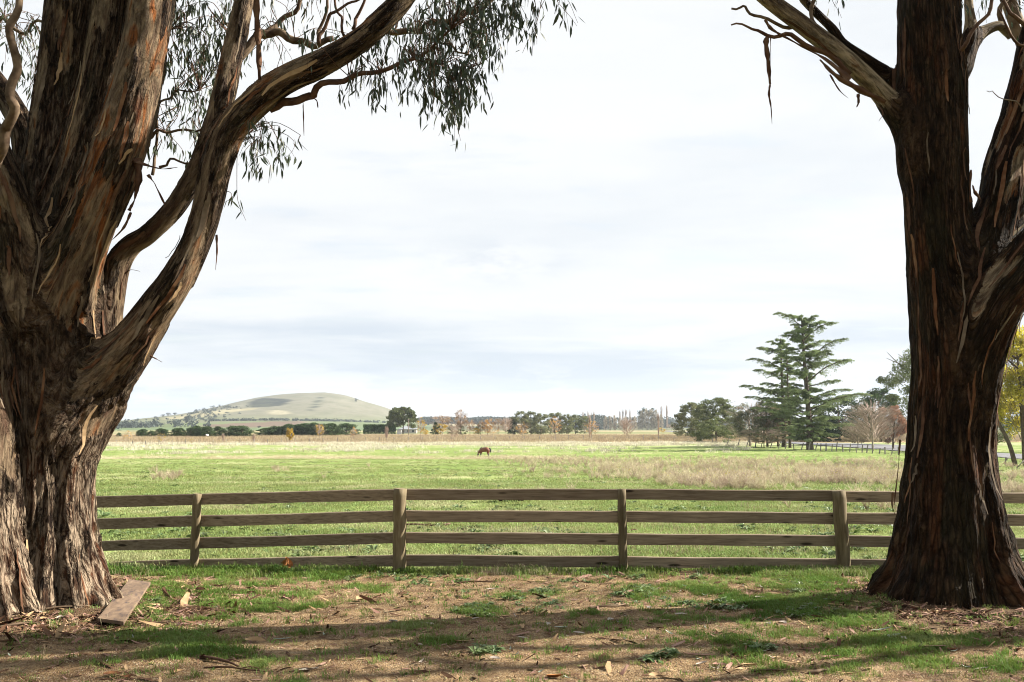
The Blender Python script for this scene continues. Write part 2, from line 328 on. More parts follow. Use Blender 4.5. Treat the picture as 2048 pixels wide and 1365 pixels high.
fol('conifer', (.060, .095, .038)); fol('hedge', (.075, .13, .038)); fol('pine', (.10, .12, .05)); fol('cedar', (.21, .26, .125), .5)
fol('oakgreen', (.18, .195, .10), .5); fol('greygreen', (.17, .175, .105), .4); fol('darkgreen', (.040, .068, .03)); fol('dullgreen', (.135, .16, .068))
fol('yellow', (.42, .30, .05), .35, .4); fol('orange', (.50, .31, .11), .35, .4); fol('rust', (.36, .20, .13), .3, .35); fol('baretwig', (.36, .28, .23), .25, 0); fol('poplar', (.40, .345, .26), .2, 0.1)
fol('yellowgreen', (.46, .40, .06), .4, .45); fol('blueveg', (.075, .095, .08), .3); fol('buff', (.34, .24, .14), .3, .2)
M['trunk'] = solid('far_trunk', (.11, .085, .065), .9, .05, .4, 2); M['paletrunk'] = solid('pale_trunk', (.33, .28, .23), .9, .05, .3, 2)
M['grassA'] = varmat('grass_blades', (.09, .16, .028), (.16, .24, .05), .7, (.27, .32, .11), rnd=.5, transl=.35, rough=.6)
M['grassB'] = varmat('paddock_grass_blades', (.17, .225, .07), (.26, .31, .11), .25, (.42, .41, .23), rnd=.5, transl=.35, rough=.6)
M['drygrass'] = varmat('dry_grass', (.35, .28, .17), (.48, .41, .28), .6, rnd=.4, transl=.2)
M['palegrass'] = varmat('pale_grass', (.48, .44, .33), (.66, .62, .50), .3, rnd=.4, transl=.2)
M['weed'] = varmat('dry_weed', (.38, .31, .22), (.55, .47, .34), .4, rnd=.5, transl=.25)
M['flower'] = solid('yellow_flower', (.60, .50, .06)); M['straw'] = varmat('straw', (.66, .56, .35), (.82, .74, .54), 1.2, rnd=.2)
M['rosette'] = varmat('broad_weed_leaf', (.09, .155, .04), (.19, .25, .09), 6, rnd=.3, transl=.2, rough=.5, spec=.4)
M['stone'] = varmat('gravel_stone', (.22, .15, .09), (.42, .33, .23), 3, rnd=.9)
M['litterpale'] = varmat('pale_dead_leaf', (.40, .33, .27), (.55, .48, .41), 9, rough=.5, spec=.4)
M['littertan'] = varmat('tan_dead_leaf', (.36, .23, .12), (.50, .35, .20), 9); M['litterpink'] = varmat('pink_dead_leaf', (.30, .16, .12), (.42, .27, .21), 9)
M['littergreen'] = varmat('grey_green_leaf', (.22, .27, .20), (.34, .38, .30), 9, rough=.4, spec=.5); M['litterbrown'] = varmat('brown_dead_leaf', (.16, .07, .035), (.28, .13, .06), 9)
M['litterorange'] = varmat('orange_dead_leaf', (.38, .15, .05), (.52, .24, .09), 12)

# ------------------------------------------------------------------ ground, dirt patch, hill, road
def grid(xs, ys, zf):
    X_, Y_ = np.meshgrid(xs, ys); Z_ = zf(X_, Y_); v = np.stack([X_, Y_, Z_], -1).reshape(-1, 3)
    nx, ny = len(xs), len(ys); i = np.arange(ny - 1)[:, None]*nx; j = np.arange(nx - 1)[None, :]
    return v, np.stack([i + j, i + j + 1, i + nx + j + 1, i + nx + j], -1).reshape(-1, 4)
def gsheet(X_, Y_):
    z_ = gz(X_, Y_); near = smooth01(-9.5, -8.5, X_)*smooth01(9.5, 8.5, X_)*smooth01(14.2, 13.4, Y_)*smooth01(-5, -4, Y_)
    far_ = smooth01(20, 60, Y_)*.10*fbm(X_*.11, Y_*.11, 0, 5)*np.where(Y_ < 400, 1, .2)
    return z_ - near*.12 + .02*fbm(X_*.9, Y_*.9, 0, 3)*smooth01(14, 16, Y_) + far_
ys = np.concatenate([np.linspace(-60, -6, 10), np.arange(-5, 40, .3), np.geomspace(40.3, 5200, 250)])
xs = np.concatenate([-np.geomspace(12, 3500, 56)[::-1], np.arange(-11.7, 11.9, .3), np.geomspace(12, 3500, 56)])
v, q = grid(xs, ys, gsheet); ob('ground', mesh('ground', v, q, M['paddock'], True), kind='structure')

BLOBS = [(330, 1190, 60, 30, 1), (420, 1190, 90, 26, .8), (480, 1165, 120, 18, .7), (520, 1215, 110, 26, .9), (320, 1275, 130, 30, 1.0), (420, 1300, 90, 22, 1.0), (290, 1230, 40, 20, .7),
         (470, 1235, 90, 18, .7), (340, 1300, 60, 25, .9), (520, 1335, 30, 14, .8), (680, 1190, 90, 18, .45), (650, 1160, 60, 10, .5), (950, 1225, 50, 16, .8), (1020, 1195, 60, 12, .6), (850, 1260, 90, 20, .5), (640, 1265, 80, 20, .5), (900, 1280, 60, 16, .45),
         (1090, 1190, 60, 10, .55), (1290, 1185, 70, 14, .7), (1240, 1260, 120, 22, .55), (1420, 1180, 90, 16, .8), (1500, 1200, 120, 22, .9), (1600, 1210, 130, 32, 1.0), (1620, 1170, 120, 20, .9), (1700, 1240, 100, 30, 1.0), (1560, 1260, 110, 26, .7),
         (1460, 1290, 100, 26, .8), (1540, 1345, 120, 24, .7), (1700, 1310, 80, 22, .6), (1800, 1290, 120, 30, .9), (1850, 1330, 100, 25, .6), (2000, 1340, 70, 30, .8), (1390, 1240, 80, 22, .55), (1680, 1345, 60, 20, .5), (590, 1365, 40, 14, .4), (1340, 1230, 60, 20, .5), (910, 1340, 24, 8, .6), (1150, 1235, 80, 14, .4)]
def grassmask(x, y):
    px, py = proj(x, y, gz(x, y)); m_ = np.zeros_like(px)
    for a, b_, rx, ry, w in BLOBS: m_ = np.maximum(m_, w*np.exp(-(((px - a)/rx)**2 + ((py - b_)/ry)**2)*.9))
    n_ = fbm(x*1.6, y*1.6, 0, 11, 4)*.75 + fbm(x*6, y*6, 0, 12, 2)*.35
    strip = smooth01(12.75, 13.25, y + .35*fbm(x*.9, 0*x, 0, 9)) + .55*smooth01(1.5, 6.5, x) + .5*smooth01(-9, -14, x)
    near = smooth01(7.4, 6.0, y)*.3
    return np.clip((m_ + strip*.5 + near + n_ - .34)*1.6, 0, 1)
def mulch(x, y):
    r = 0
    for a, b_, c_ in ((-4.5, 10.6, 1.7), (4.9, 10.7, 1.75)): r = np.maximum(r, np.exp(-((x - a)**2 + ((y - b_)*.95)**2)/(2*(c_*.55)**2))*1.5)
    return np.clip(r + .4*fbm(x*2.5, y*2.5, 0, 21) - .25, 0, 1)
def dz(X_, Y_):
    e = np.minimum(np.minimum(X_ + 10, 10 - X_), np.minimum(14.3 - Y_, Y_ + 6)); 
    r = .014*fbm(X_*1.3, Y_*1.3, 0, 31, 3) + .007*fbm(X_*9, Y_*9, 0, 32, 3) + .025*mulch(X_, Y_)*(.5 + fbm(X_*6, Y_*6, 0, 33, 3))
    return gz(X_, Y_) + r + .012 - .2*smooth01(.9, 0, e)
v, q = grid(np.arange(-10, 10.01, .045), np.concatenate([np.arange(-6, 6.5, .4), np.arange(6.5, 14.31, .035)]), dz)
ob('dirt_ground', mesh('dirt_ground', v, q, M['dirt'], True, {'grass': grassmask(v[:, 0], v[:, 1]), 'mulch': mulch(v[:, 0], v[:, 1])}), kind='structure')
def dzs(x, y): return float(dz(np.array([x]), np.array([y]))[0])

# hill: a real landform 1.4 to 3 km off
HPX = [-1500, -600, 0, 190, 300, 400, 440, 480, 520, 560, 600, 650, 690, 720, 760, 800, 840, 880, 920, 1000, 1500, 2100, 3500]
HRW = [852, 850, 849, 847, 839, 823, 813.5, 803.5, 793.5, 789, 787, 786.5, 791, 800, 812, 826, 838, 845, 846, 846, 848, 849, 852]
HY0, HY1 = 1150., 3000.
def hz(X_, Y_):
    px = 1024 + F*X_/(Y_); row = np.interp(1024 + F*X_/HY1*(1 + (HY1 - Y_)/HY1*.25), HPX, HRW)
    H = (858 - row)/F*HY1 + 1.9; u = np.clip((Y_ - HY0)/(HY1 - HY0), 0, 1); up = u**1.75*(1 - .12*np.sin(u*math.pi)); dn = 1 - smooth01(HY1, HY1 + 1500, Y_)
    low = 14*smooth01(HY0, 2100, Y_)*smooth01(900, 300, px)
    return np.where(Y_ < HY1, np.maximum(H*up, np.minimum(low, H)), H*dn) + .9*fbm(X_*.006, Y_*.006, 0, 41, 4)*smooth01(1300, 2200, Y_)*3 - 1.5*smooth01(1300, 1150, Y_)
v, q = grid(np.linspace(-3400, 3400, 430), np.concatenate([np.linspace(1150, 3050, 210), np.linspace(3070, 5200, 20)]), hz)
px, py = proj(v[:, 0], v[:, 1], v[:, 2]); col = np.ones((len(v), 4)); up_ = smooth01(840, 826, py)
base = np.array([.175, .185, .11])[None]*(1 - up_[:, None]) + np.array([.20, .19, .14])[None]*up_[:, None]
jit = fbm(px*.02, py*.08, 0, 43, 4)*6
def inpoly(px, py, pts):
    r = np.zeros(len(px), bool); n = len(pts)
    for i in range(n):
        x1, y1 = pts[i]; x2, y2 = pts[(i + 1) % n]
        c_ = ((y1 > py) != (y2 > py)) & (px < (x2 - x1)*(py - y1)/((y2 - y1) if y2 != y1 else 1e-9) + x1); r ^= c_
    return r
for pts, c_ in [([(-900, 849.5), (330, 849), (500, 842.5), (860, 842), (860, 858), (-900, 862)], (.15, .19, .085)), ([(415, 850), (560, 842.5), (620, 843), (600, 852), (480, 856), (400, 855)], (.18, .115, .09)),
                ([(-800, 853), (500, 856), (620, 853), (860, 852), (860, 870), (-800, 870)], (.15, .21, .10)), ([(498, 806), (512, 799), (530, 796), (578, 799), (583, 803), (570, 809), (545, 814), (500, 815)], (.012, .016, .018)),
                ([(640, 792), (646, 793), (632, 812), (622, 822), (617, 821), (630, 805)], (.03, .04, .028)), ([(535, 822), (560, 820), (584, 826), (570, 831), (540, 829)], (.40, .36, .25)), ([(865, 844), (1060, 844), (1060, 852), (865, 852)], (.40, .35, .22)),
                ([(330, 836), (460, 818), (520, 816), (500, 820), (400, 835), (335, 840)], (.36, .32, .20))]:
    k = inpoly(px + jit*.6, py + jit*.12, pts); base[k] = c_
col[:, :3] = base; ob('hill', mesh('hill', v, q, M['hill'], True, {'tint': col}), kind='structure')
def HP(px, py):
    yy = np.linspace(1200, 3060, 500); q1 = P(px, py, 1000); x_ = q1.x*yy/1000; z_ = CAMZ + (q1.z - CAMZ)*yy/1000
    k = np.where(z_ <= hz(x_, yy))[0]
    if len(k): return Vector((x_[k[0]], yy[k[0]], z_[k[0]]))
    q = P(px, py, 3000); q.z = float(hz(np.array([q.x]), np.array([3000.]))[0]); return q
def strip(name, top, bot, mat, dzv=.02, n=60):
    xa = np.linspace(top[0][0], top[-1][0], n); ta = np.interp(xa, *zip(*top)); ba = np.interp(xa, *zip(*bot)); vs = []
    for x_, a_, b_ in zip(xa, ta, ba):
        for k in range(5):
            g = GP(x_, a_ + (b_ - a_)*k/4); vs.append((g.x, g.y, g.z + dzv))
    i = np.arange(n - 1)[:, None]*5; j = np.arange(4)[None]; q = np.stack([i + j, i + j + 1, i + 5 + j + 1, i + 5 + j], -1).reshape(-1, 4)
    return ob(name, mesh(name, vs, q[:, ::-1], mat, True), kind='structure')
strip('road', [(1560, 884), (1640, 887), (1720, 888.5), (1810, 892), (2010, 908), (2300, 925)], [(1560, 886.5), (1640, 892), (1720, 897), (1810, 904), (2010, 917), (2300, 940)], M['asphalt'], .12)
strip('distant_road', [(1326, 862), (1350, 862.5), (1420, 867)], [(1326, 863), (1350, 865), (1420, 871)], M['asphalt'], .15, 12)

# haze: one closed box of thin air round everything
HZ = True
if HZ:
    mb = MB(); box(mb, (0, 2450, 70), (7200, 5700, 160)); me = mb.mesh('haze', None)
    m = bpy.data.materials.new('haze_air'); m.use_nodes = True; t = m.node_tree; t.nodes.clear(); o_ = nd(t, 'ShaderNodeOutputMaterial'); pvn = nd(t, 'ShaderNodeVolumePrincipled')
    pvn.inputs['Color'].default_value = (.80, .90, 1, 1); pvn.inputs['Density'].default_value = .000078; pvn.inputs['Anisotropy'].default_value = .2; L(t, pvn.outputs[0], o_.inputs['Volume'])
    me.materials.append(m); ob('haze', me, kind='stuff')

# ------------------------------------------------------------------ post and rail fence
def ctop(px, py, d): return P(px, py, d)
FP = [(-70, 1006, 14.6, 24), (395, 988, 13.92, 17), (800, 977.5, 13.5, 26), (1243, 978.5, 13.52, 17), (1677, 981.5, 13.5, 27), (2125, 986, 13.6, 22)]
fence = thing('post_and_rail_fence', 'four-rail brown timber fence crossing the view between the two gum trunks', 'fence', (0, 13.5, 0))
R1 = [(-70, 1002), (395, 989), (800, 979), (1243, 978.5), (1677, 982), (2125, 986)]
RT = [R1, [(-70, 1046), (395, 1032), (800, 1021.5), (1243, 1022.5), (1677, 1026), (2125, 1031)],
      [(-70, 1090), (395, 1076.5), (800, 1065.5), (1243, 1068), (1677, 1072), (2125, 1078)], [(-70, 1134), (395, 1119), (800, 1110.5), (1243, 1113.5), (1677, 1118.5), (2125, 1125)]]
off = Vector(fence.location)
leans = [0, .035, -.005, .008, .075, 0]
for i, (px, py, d, w) in enumerate(FP):
    tp = P(px, py, d); g = gz(tp.x, d) - .3; r = w/2*d/F
    p = [(tp.x + .0, d, g)]; lx = leans[i] if i != 4 else -.045
    bx = {1: -.03, 2: 0.0, 3: .02, 4: .06}.get(i, 0)
    n = 14; path = np.array([[tp.x + bx*(1 - k/n) + .004*math.sin(k*1.3 + i), d, g + (tp.z - g)*k/n] for k in range(n + 1)])
    mb = MB(); tube(mb, path, [r*(1.03 - .05*k/n) for k in range(n)] + [r*.96], 18, True, .03)
    me = mb.mesh('post', M['post'], True, off)
    for pl in me.polygons:
        if len(pl.vertices) == 3: pl.use_smooth = False
    ob('post', me, fence)
for row in RT:
    for i in range(len(row) - 1):
        (xa, ya), (xb, yb) = row[i], row[i + 1]
        ra = FP[i][3]/2*FP[i][2]/F; rb = FP[i+1][3]/2*FP[i+1][2]/F
        A = P(xa, ya, FP[i][2]); B = P(xb, yb, FP[i+1][2]); A.y += ra*.75; B.y += rb*.75
        A.x += .004; B.x -= .004; n = 16; Ld = (B - A).length; D = (B - A)/Ld; h = .150 + RNG.normal()*.003; th = .036
        vv = []; sag = RNG.normal()*.006; ph = RNG.random()*6
        for k in range(n + 1):
            c = A + D*(Ld*k/n); u = k/n; w0 = sag*math.sin(u*math.pi) + .003*math.sin(ph + u*9); w1 = .003*math.sin(ph*2 + u*11)
            for (yy, zz) in ((-th/2, -h + w1), (-th/2, -.010 + w0), (-th/2 + .009, w0), (th/2, w0), (th/2, -h + w1)): vv.append((c.x, c.y + yy + .004*math.sin(u*7 + ph), c.z + zz))
        i5 = np.arange(n)[:, None]*5; j = np.arange(5)[None]; j2 = (j + 1) % 5
        q = np.stack([i5 + j, i5 + j2, i5 + 5 + j2, i5 + 5 + j], -1).reshape(-1, 4)
        me = mesh('rail', np.array(vv) - np.array((A.x, A.y, A.z)), [q[:, ::-1], np.array([[0, 1, 2, 3, 4], [n*5 + 4, n*5 + 3, n*5 + 2, n*5 + 1, n*5]])], M['rail'])
        ob('rail', me, fence, A - off)

# board lying by the left gum
g = [GP(195, 1249), GP(249, 1254), GP(301, 1172), GP(258, 1163)]
mb = MB(); cn = [P(195, 1246, 9.75), P(247, 1251.5, 9.62), P(301, 1171, 12.0), P(258.5, 1162, 12.25)]
cn = np.array(cn); zlo = np.array([dzs(c[0], c[1]) for c in cn])
cn[:, 2] = zlo + .035
lift = max(dzs(*(a_*(1 - u_) + b_*u_)[:2]) + .015 - (a_*(1 - u_) + b_*u_)[2] for u_ in np.linspace(0, 1, 12) for a_, b_ in ((cn[0], cn[3]), (cn[1], cn[2]), ((cn[0] + cn[1])/2, (cn[2] + cn[3])/2)))
cn[:, 2] += max(0, lift); bc = cn.mean(0)
ax = Vector(cn[3] - cn[0]).normalized(); rz = math.atan2(ax.y, ax.x)
vt = cn - bc; vb = vt - np.array([0, 0, .032]); v = np.vstack([vb, vt])
R_ = np.array([[math.cos(-rz), -math.sin(-rz), 0], [math.sin(-rz), math.cos(-rz), 0], [0, 0, 1]]); v = v @ R_.T
ob('board', mesh('board', v, BOXQ, M['board']), None, bc, (0, 0, rz), label='weathered grey-brown board lying on the ground at the foot of the left gum', category='board')

# ------------------------------------------------------------------ the two big gums
def stem(pts, cream=.0, red=0., lift=0.0):
    """pts: (px, py, width px, distance)"""
    a = []
    for px, py, w, d in pts:
        q = P(px, py, d); a.append((q.x, q.y, q.z, w/2*d/F))
    return dict(p=catmull(np.array(a), 5), cream=cream, red=red)
def ribbon_at(root, p, nrm, w, mat, r_):
    n = len(p); T, _, _ = frames(p); vv = []; wd = w*np.sin(np.linspace(.5, 2.85, n))*r_.uniform(.8, 1.2, n)
    for i in range(n):
        sd_ = np.cross(T[i], nrm); sd_ /= np.linalg.norm(sd_) + 1e-6; c = p[i]; vv += [c - sd_*wd[i]/2 + nrm*.006, c + nrm*.001, c + sd_*wd[i]/2 + nrm*.009, c + nrm*.007]
    i = np.arange(n - 1)[:, None]*4; j = np.arange(4)[None]; j2 = (j + 1) % 4; q = np.stack([i + j, i + j2, i + 4 + j2, i + 4 + j], -1).reshape(-1, 4)
    ob('bark_strip', mesh('bark_strip', np.array(vv) - np.array(root.location), q, M[mat]), root)
def build_trunk(name, stems, root, mat, seed, flare, vox=.0205, k=.075, nstrip=60, mats_=('strip',)):
    mb = MB()
    for s in stems: tube(mb, s['p'][:, :3], s['p'][:, 3], 20)
    me = mb.mesh('tmp', None); o = bpy.data.objects.new('tmp', me); COL.objects.link(o)
    md = o.modifiers.new('r', 'REMESH'); md.mode = 'VOXEL'; md.voxel_size = vox; md.adaptivity = 0
    dg = bpy.context.evaluated_depsgraph_get(); ev = o.evaluated_get(dg).to_mesh()
    nv = len(ev.vertices); V = np.empty(nv*3, np.float32); ev.vertices.foreach_get('co', V); V = V.reshape(-1, 3).astype(float)
    npoly = len(ev.polygons); Q = np.empty(len(ev.loops), np.int32); ev.loops.foreach_get('vertex_index', Q); Q = Q.reshape(npoly, 4) if len(Q) == npoly*4 else None
    bpy.data.objects.remove(o, do_unlink=True)
    def field(V, full=False):
        n = len(V); D = np.full((len(stems), n), 9.0); G = np.zeros((len(stems), n, 3)); C = np.zeros((len(stems), n, 3)) if full else None; Rr = np.full((len(stems), n), .3); CR = np.zeros((len(stems), n)); TG = np.zeros((len(stems), n, 3))
        for si, s in enumerate(stems):
            p = s['p'][:, :3]; r = s['p'][:, 3]; mrg = r.max() + .45
            sel = np.where(((V > p.min(0) - mrg) & (V < p.max(0) + mrg)).all(1))[0]
            if not len(sel): continue
            X = V[sel]; T, N, B = frames(p); ls = np.concatenate([[0], np.cumsum(np.linalg.norm(np.diff(p, axis=0), axis=1))]) + p[0, 2]
            bd = np.full(len(sel), 9.0); bl = np.full(len(sel), 99.0); cs = np.zeros(len(sel)); bt = np.zeros((len(sel), 3)); bg = np.zeros((len(sel), 3)); bcd = np.zeros((len(sel), 3)); br = np.zeros(len(sel))
            for i in range(len(p) - 1):
                e = p[i+1] - p[i]; l2 = e @ e
                if l2 < 1e-9: continue
                tt = np.clip(((X - p[i]) @ e)/l2, 0, 1); c = p[i] + tt[:, None]*e; dv = X - c; dl = np.linalg.norm(dv, axis=1) + 1e-9; rr = r[i] + tt*(r[i+1] - r[i])
                dd = dl - rr; m_ = dl < bl; bl[m_] = dl[m_]
                bd[m_] = dd[m_]; bg[m_] = dv[m_]/dl[m_][:, None]; br[m_] = rr[m_]
                if full:
                    Nn = N[i]*(1 - tt[:, None]) + N[i+1]*tt[:, None]; Bb = B[i]*(1 - tt[:, None]) + B[i+1]*tt[:, None]
                    cc = np.stack([(dv*Nn).sum(1), (dv*Bb).sum(1), ls[i] + tt*(ls[i+1] - ls[i])], 1); bcd[m_] = cc[m_]; cs[m_] = (i + tt[m_])/(len(p) - 1); bt[m_] = T[i]
            D[si, sel] = bd; G[si, sel] = bg; Rr[si, sel] = br
            if full: TG[si, sel] = bt; C[si, sel] = bcd; CR[si, sel] = s['cream'] if s['cream'] < .2 else (s['cream'] + .25)*smooth01(.18, .42, cs) - .25
        w = np.exp(-(D - D.min(0))/k); sw = w.sum(0); d = D.min(0) - k*np.log(sw); w /= sw
        g = (w[..., None]*G).sum(0); g /= np.linalg.norm(g, axis=1)[:, None] + 1e-9
        if not full: return d, g
        w = np.exp(-(D - D.min(0))/.035); w /= w.sum(0); fk = smooth01(.98, .6, w.max(0))
        cr = (w*CR).sum(0); rd = (w*np.array([s['red'] for s in stems])[:, None]).sum(0)
        return g, (w[..., None]*C).sum(0), cr, rd, (w*Rr).sum(0), (w[..., None]*TG).sum(0), fk
    for _ in range(2):
        d, g = field(V); V -= np.clip(d, -.15, .15)[:, None]*g
    g, C, cr, rd, rr, TT_, fk = field(V, True)
    a, b, s_ = C.T; hgt = V[:, 2] - MOUNDS[seed % 2][3]; base_ = np.exp(-np.maximum(hgt, 0)/.75)
    th = np.arctan2(g[:, 1], g[:, 0])
    foot = np.exp(-np.maximum(hgt - .05, 0)/.22)*.15*np.clip(.45 + fbm(np.cos(th)*2.6, np.sin(th)*2.6, 0*th, seed + 9, 2)*1.6, 0, 1.8)
    fl = foot + flare*base_*(.35 + .65*np.clip(.5 + fbm(np.cos(th)*1.9, np.sin(th)*1.9, V[:, 2]*.15, seed + 3, 2)*1.3, 0, 1.6))
    big = .13*rr*fbm(a*3.2, b*3.2, s_*.55, seed, 3)
    fib = fbm(a*9, b*9, s_*.8, seed + 1, 2); fib2 = 1 - np.abs(noise3(a*15, b*15, s_*1.3, seed + 2))*2.6
    flake = fbm(a*8, b*8, s_*2.2, seed + 6, 2)
    patch = .5 + .36*fbm(a*4.6, b*4.6, s_*.95, seed + 5, 4) - .04 + cr - .35*fk - .35*base_ 
    M_ = smooth01(.52, .47, patch)   # 1 = rough bark still on
    amp = np.clip(rr/.35, .25, 1.2)
    disp = -.022*smooth01(.08, .2, rr) + fl + big + amp*(M_*(.016 + .022*fib + .016*fib2*(1 + 1.4*base_) + .016*flake*(1 + 2.0*base_)) + (1 - M_)*(.006*fib))
    V = V + g*disp[:, None]
    # break ragged holes / shelf edges of peeling plates
    keep = V[:, 2] > -.35
    me = mesh(name, V - np.array(root.location), Q, mat, True, {'bk': C, 'patch': patch, 'red': np.clip(rd, 0, 1), 'hgt': hgt, 'fork': fk})
    o = ob('trunk', me, root); r_ = np.random.default_rng(seed); vis = np.where((g[:, 1] < -.15) & (hgt > .5) & (V[:, 2] < 6.6) & (rr > .09))[0]
    for i in range(nstrip):   # long strips of bark peeling from the surface
        k0 = vis[r_.integers(len(vis))]; Ln = r_.uniform(.25, .95); n = 7; path = []; p_ = V[k0].copy(); d_ = None
        for j in range(n):
            kk = np.argmin(((V[::3] - p_)**2).sum(1))*3; gg = g[kk]; tn = np.array([0, 0, -1.]) if d_ is None else d_
            near = V[kk] + gg*(.006 + .012*(j == 0) + .05*(j/n)**3*r_.uniform(.3, 1.6)); path.append(near)
            q_ = kk + 0; tn = TT_[kk]*(-1 if TT_[kk][2] > 0 else 1); d_ = tn - gg*np.dot(tn, gg); p_ = near + d_*Ln/n
        ribbon_at(root, np.array(path), g[k0], r_.uniform(.016, .05), mats_[r_.integers(len(mats_))], r_)
    return o

LT = thing('gum_tree', 'massive multi-stemmed gum tree with peeling bark filling the left edge', 'tree', (-4.55, 10.8, 0))
dl = 10.8
stL = [stem([(70, 1300, 190, dl), (84, 1150, 180, dl), (93, 1040, 158, dl), (100, 930, 154, dl), (108, 850, 164, dl), (114, 770, 164, dl), (110, 690, 165, dl), (105, 610, 170, dl), (100, 540, 150, dl)], -.22, .55),
       stem([(112, 760, 150, dl - .05), (112, 650, 135, dl - .15), (140, 550, 118, dl - .3), (192, 415, 108, dl - .4), (236, 300, 116, dl - .4), (266, 200, 110, dl - .35), (290, 90, 100, dl - .3), (303, 0, 98, dl - .2), (310, -90, 92, dl)], .10, .95),  # B
       stem([(85, 700, 130, dl + .25), (92, 560, 140, dl + .3), (100, 450, 128, dl + .3), (112, 300, 118, dl + .3), (128, 150, 105, dl + .3), (146, 0, 104, dl + .3), (160, -120, 95, dl + .3)], -.07, .1),
       stem([(110, 600, 120, dl + .1), (140, 470, 112, dl + .05), (165, 340, 100, dl), (188, 230, 92, dl), (210, 110, 84, dl + .05), (228, 0, 82, dl + .1), (240, -110, 76, dl + .2)], -.01, .2),
       stem([(60, 620, 120, dl - .3), (45, 500, 98, dl - .4), (15, 390, 84, dl - .5), (-15, 300, 74, dl - .5), (-60, 190, 64, dl - .5)], .02, .05),
       stem([(60, 400, 60, dl + .5), (48, 270, 52, dl + .6), (18, 205, 46, dl + .7), (-20, 150, 42, dl + .8)], -.1, .1),
       stem([(-38, 1320, 150, dl - .5), (-44, 1150, 140, dl - .6), (-46, 1000, 134, dl - .6), (-44, 850, 136, dl - .6), (-50, 700, 120, dl - .6), (-62, 560, 116, dl - .5), (-90, 400, 100, dl - .4)], .13, .25),
       stem([(130, 850, 150, dl), (178, 778, 140, dl - .05), (222, 735, 112, dl - .12), (264, 690, 90, dl - .2), (303, 637, 76, dl - .25), (345, 575, 71, dl - .3), (378, 512, 67, dl - .3), (402, 455, 66, dl - .3), (417, 400, 68, dl - .3), (436, 325, 66, dl - .3), (462, 262, 68, dl - .3), (500, 215, 66, dl - .32), (565, 163, 64, dl - .35), (655, 120, 58, dl - .4), (720, 80, 53, dl - .45), (772, 34, 50, dl - .5), (812, -10, 46, dl - .5), (860, -80, 42, dl - .5)], .035, .35),  # G
       stem([(185, 800, 110, dl + .15), (205, 710, 66, dl + .2), (218, 620, 56, dl + .2), (236, 535, 48, dl + .15), (262, 493, 42, dl + .1), (297, 470, 39, dl + .05), (345, 421, 39, dl), (380, 366, 40, dl - .05), (407, 315, 44, dl - .08), (428, 262, 48, dl - .1), (446, 190, 49, dl - .08), (462, 120, 46, dl), (478, 50, 43, dl + .05), (490, -10, 41, dl + .1), (505, -100, 38, dl + .2)], .06, .05)]
build_trunk('trunk', stL, LT, M['barkL'], 100, .26, nstrip=110, mats_=('strip', 'peel', 'peelred', 'littertan'))
RT_ = thing('gum_tree', 'tall dark gum tree with fibrous brown bark at the right edge, forking above the fence', 'tree', (4.75, 11.0, 0))
dr = 11.0
stR = [stem([(1910, 1310, 205, dr), (1910, 1180, 195, dr), (1906, 1080, 172, dr), (1904, 980, 158, dr), (1902, 880, 148, dr), (1905, 780, 144, dr), (1905, 690, 150, dr), (1893, 600, 140, dr), (1878, 500, 124, dr), (1871, 400, 120, dr), (1868, 300, 124, dr), (1866, 200, 130, dr), (1862, 100, 125, dr), (1858, 0, 118, dr), (1855, -110, 110, dr)], -.16, .5),
       stem([(1945, 760, 70, dr - .1), (1945, 640, 90, dr - .15), (1958, 540, 90, dr - .1), (1992, 420, 80, dr), (2010, 330, 84, dr + .05), (2048, 220, 84, dr + .1), (2075, 110, 80, dr + .1), (2095, 0, 76, dr + .1), (2115, -110, 70, dr + .1)], -.04, .85),
       stem([(1935, 820, 80, dr - .15), (1950, 720, 96, dr - .25), (1992, 615, 100, dr - .4), (2055, 530, 100, dr - .5), (2115, 440, 90, dr - .6), (2180, 330, 80, dr - .7)], -.02, .6),
       stem([(1985, 480, 60, dr + .3), (2030, 440, 45, dr + .4), (2060, 380, 40, dr + .5), (2110, 250, 36, dr + .6)], -.05, .1),
       stem([(1845, 330, 90, dr), (1820, 262, 66, dr), (1790, 222, 50, dr - .02), (1752, 176, 41, dr - .06), (1697, 124, 40, dr - .1), (1648, 84, 38, dr - .14), (1592, 40, 36, dr - .18), (1538, 0, 33, dr - .2), (1470, -60, 30, dr - .3)], .27, .0),
       stem([(1850, 250, 60, dr + .25), (1800, 178, 34, dr + .25), (1740, 130, 28, dr + .2), (1685, 92, 24, dr + .15), (1665, 60, 17, dr + .1), (1632, 26, 15, dr + .1), (1596, -14, 14, dr + .1), (1560, -70, 13, dr + .1)], .02, .0),
       stem([(1900, 190, 50, dr + .3), (1932, 110, 24, dr + .4), (1958, 72, 21, dr + .45), (1995, 52, 19, dr + .5), (2012, 64, 16, dr + .55), (2020, 78, 8, dr + .55)], .3, .0),
       stem([(1925, 130, 20, dr + .35), (1940, 60, 19, dr + .4), (1937, 0, 17, dr + .45), (1942, -60, 16, dr + .5)], .25, .0)]
build_trunk('trunk', stR, RT_, M['barkR'], 201, .22, nstrip=80, mats_=('strip', 'strip', 'peel', 'peelred'))

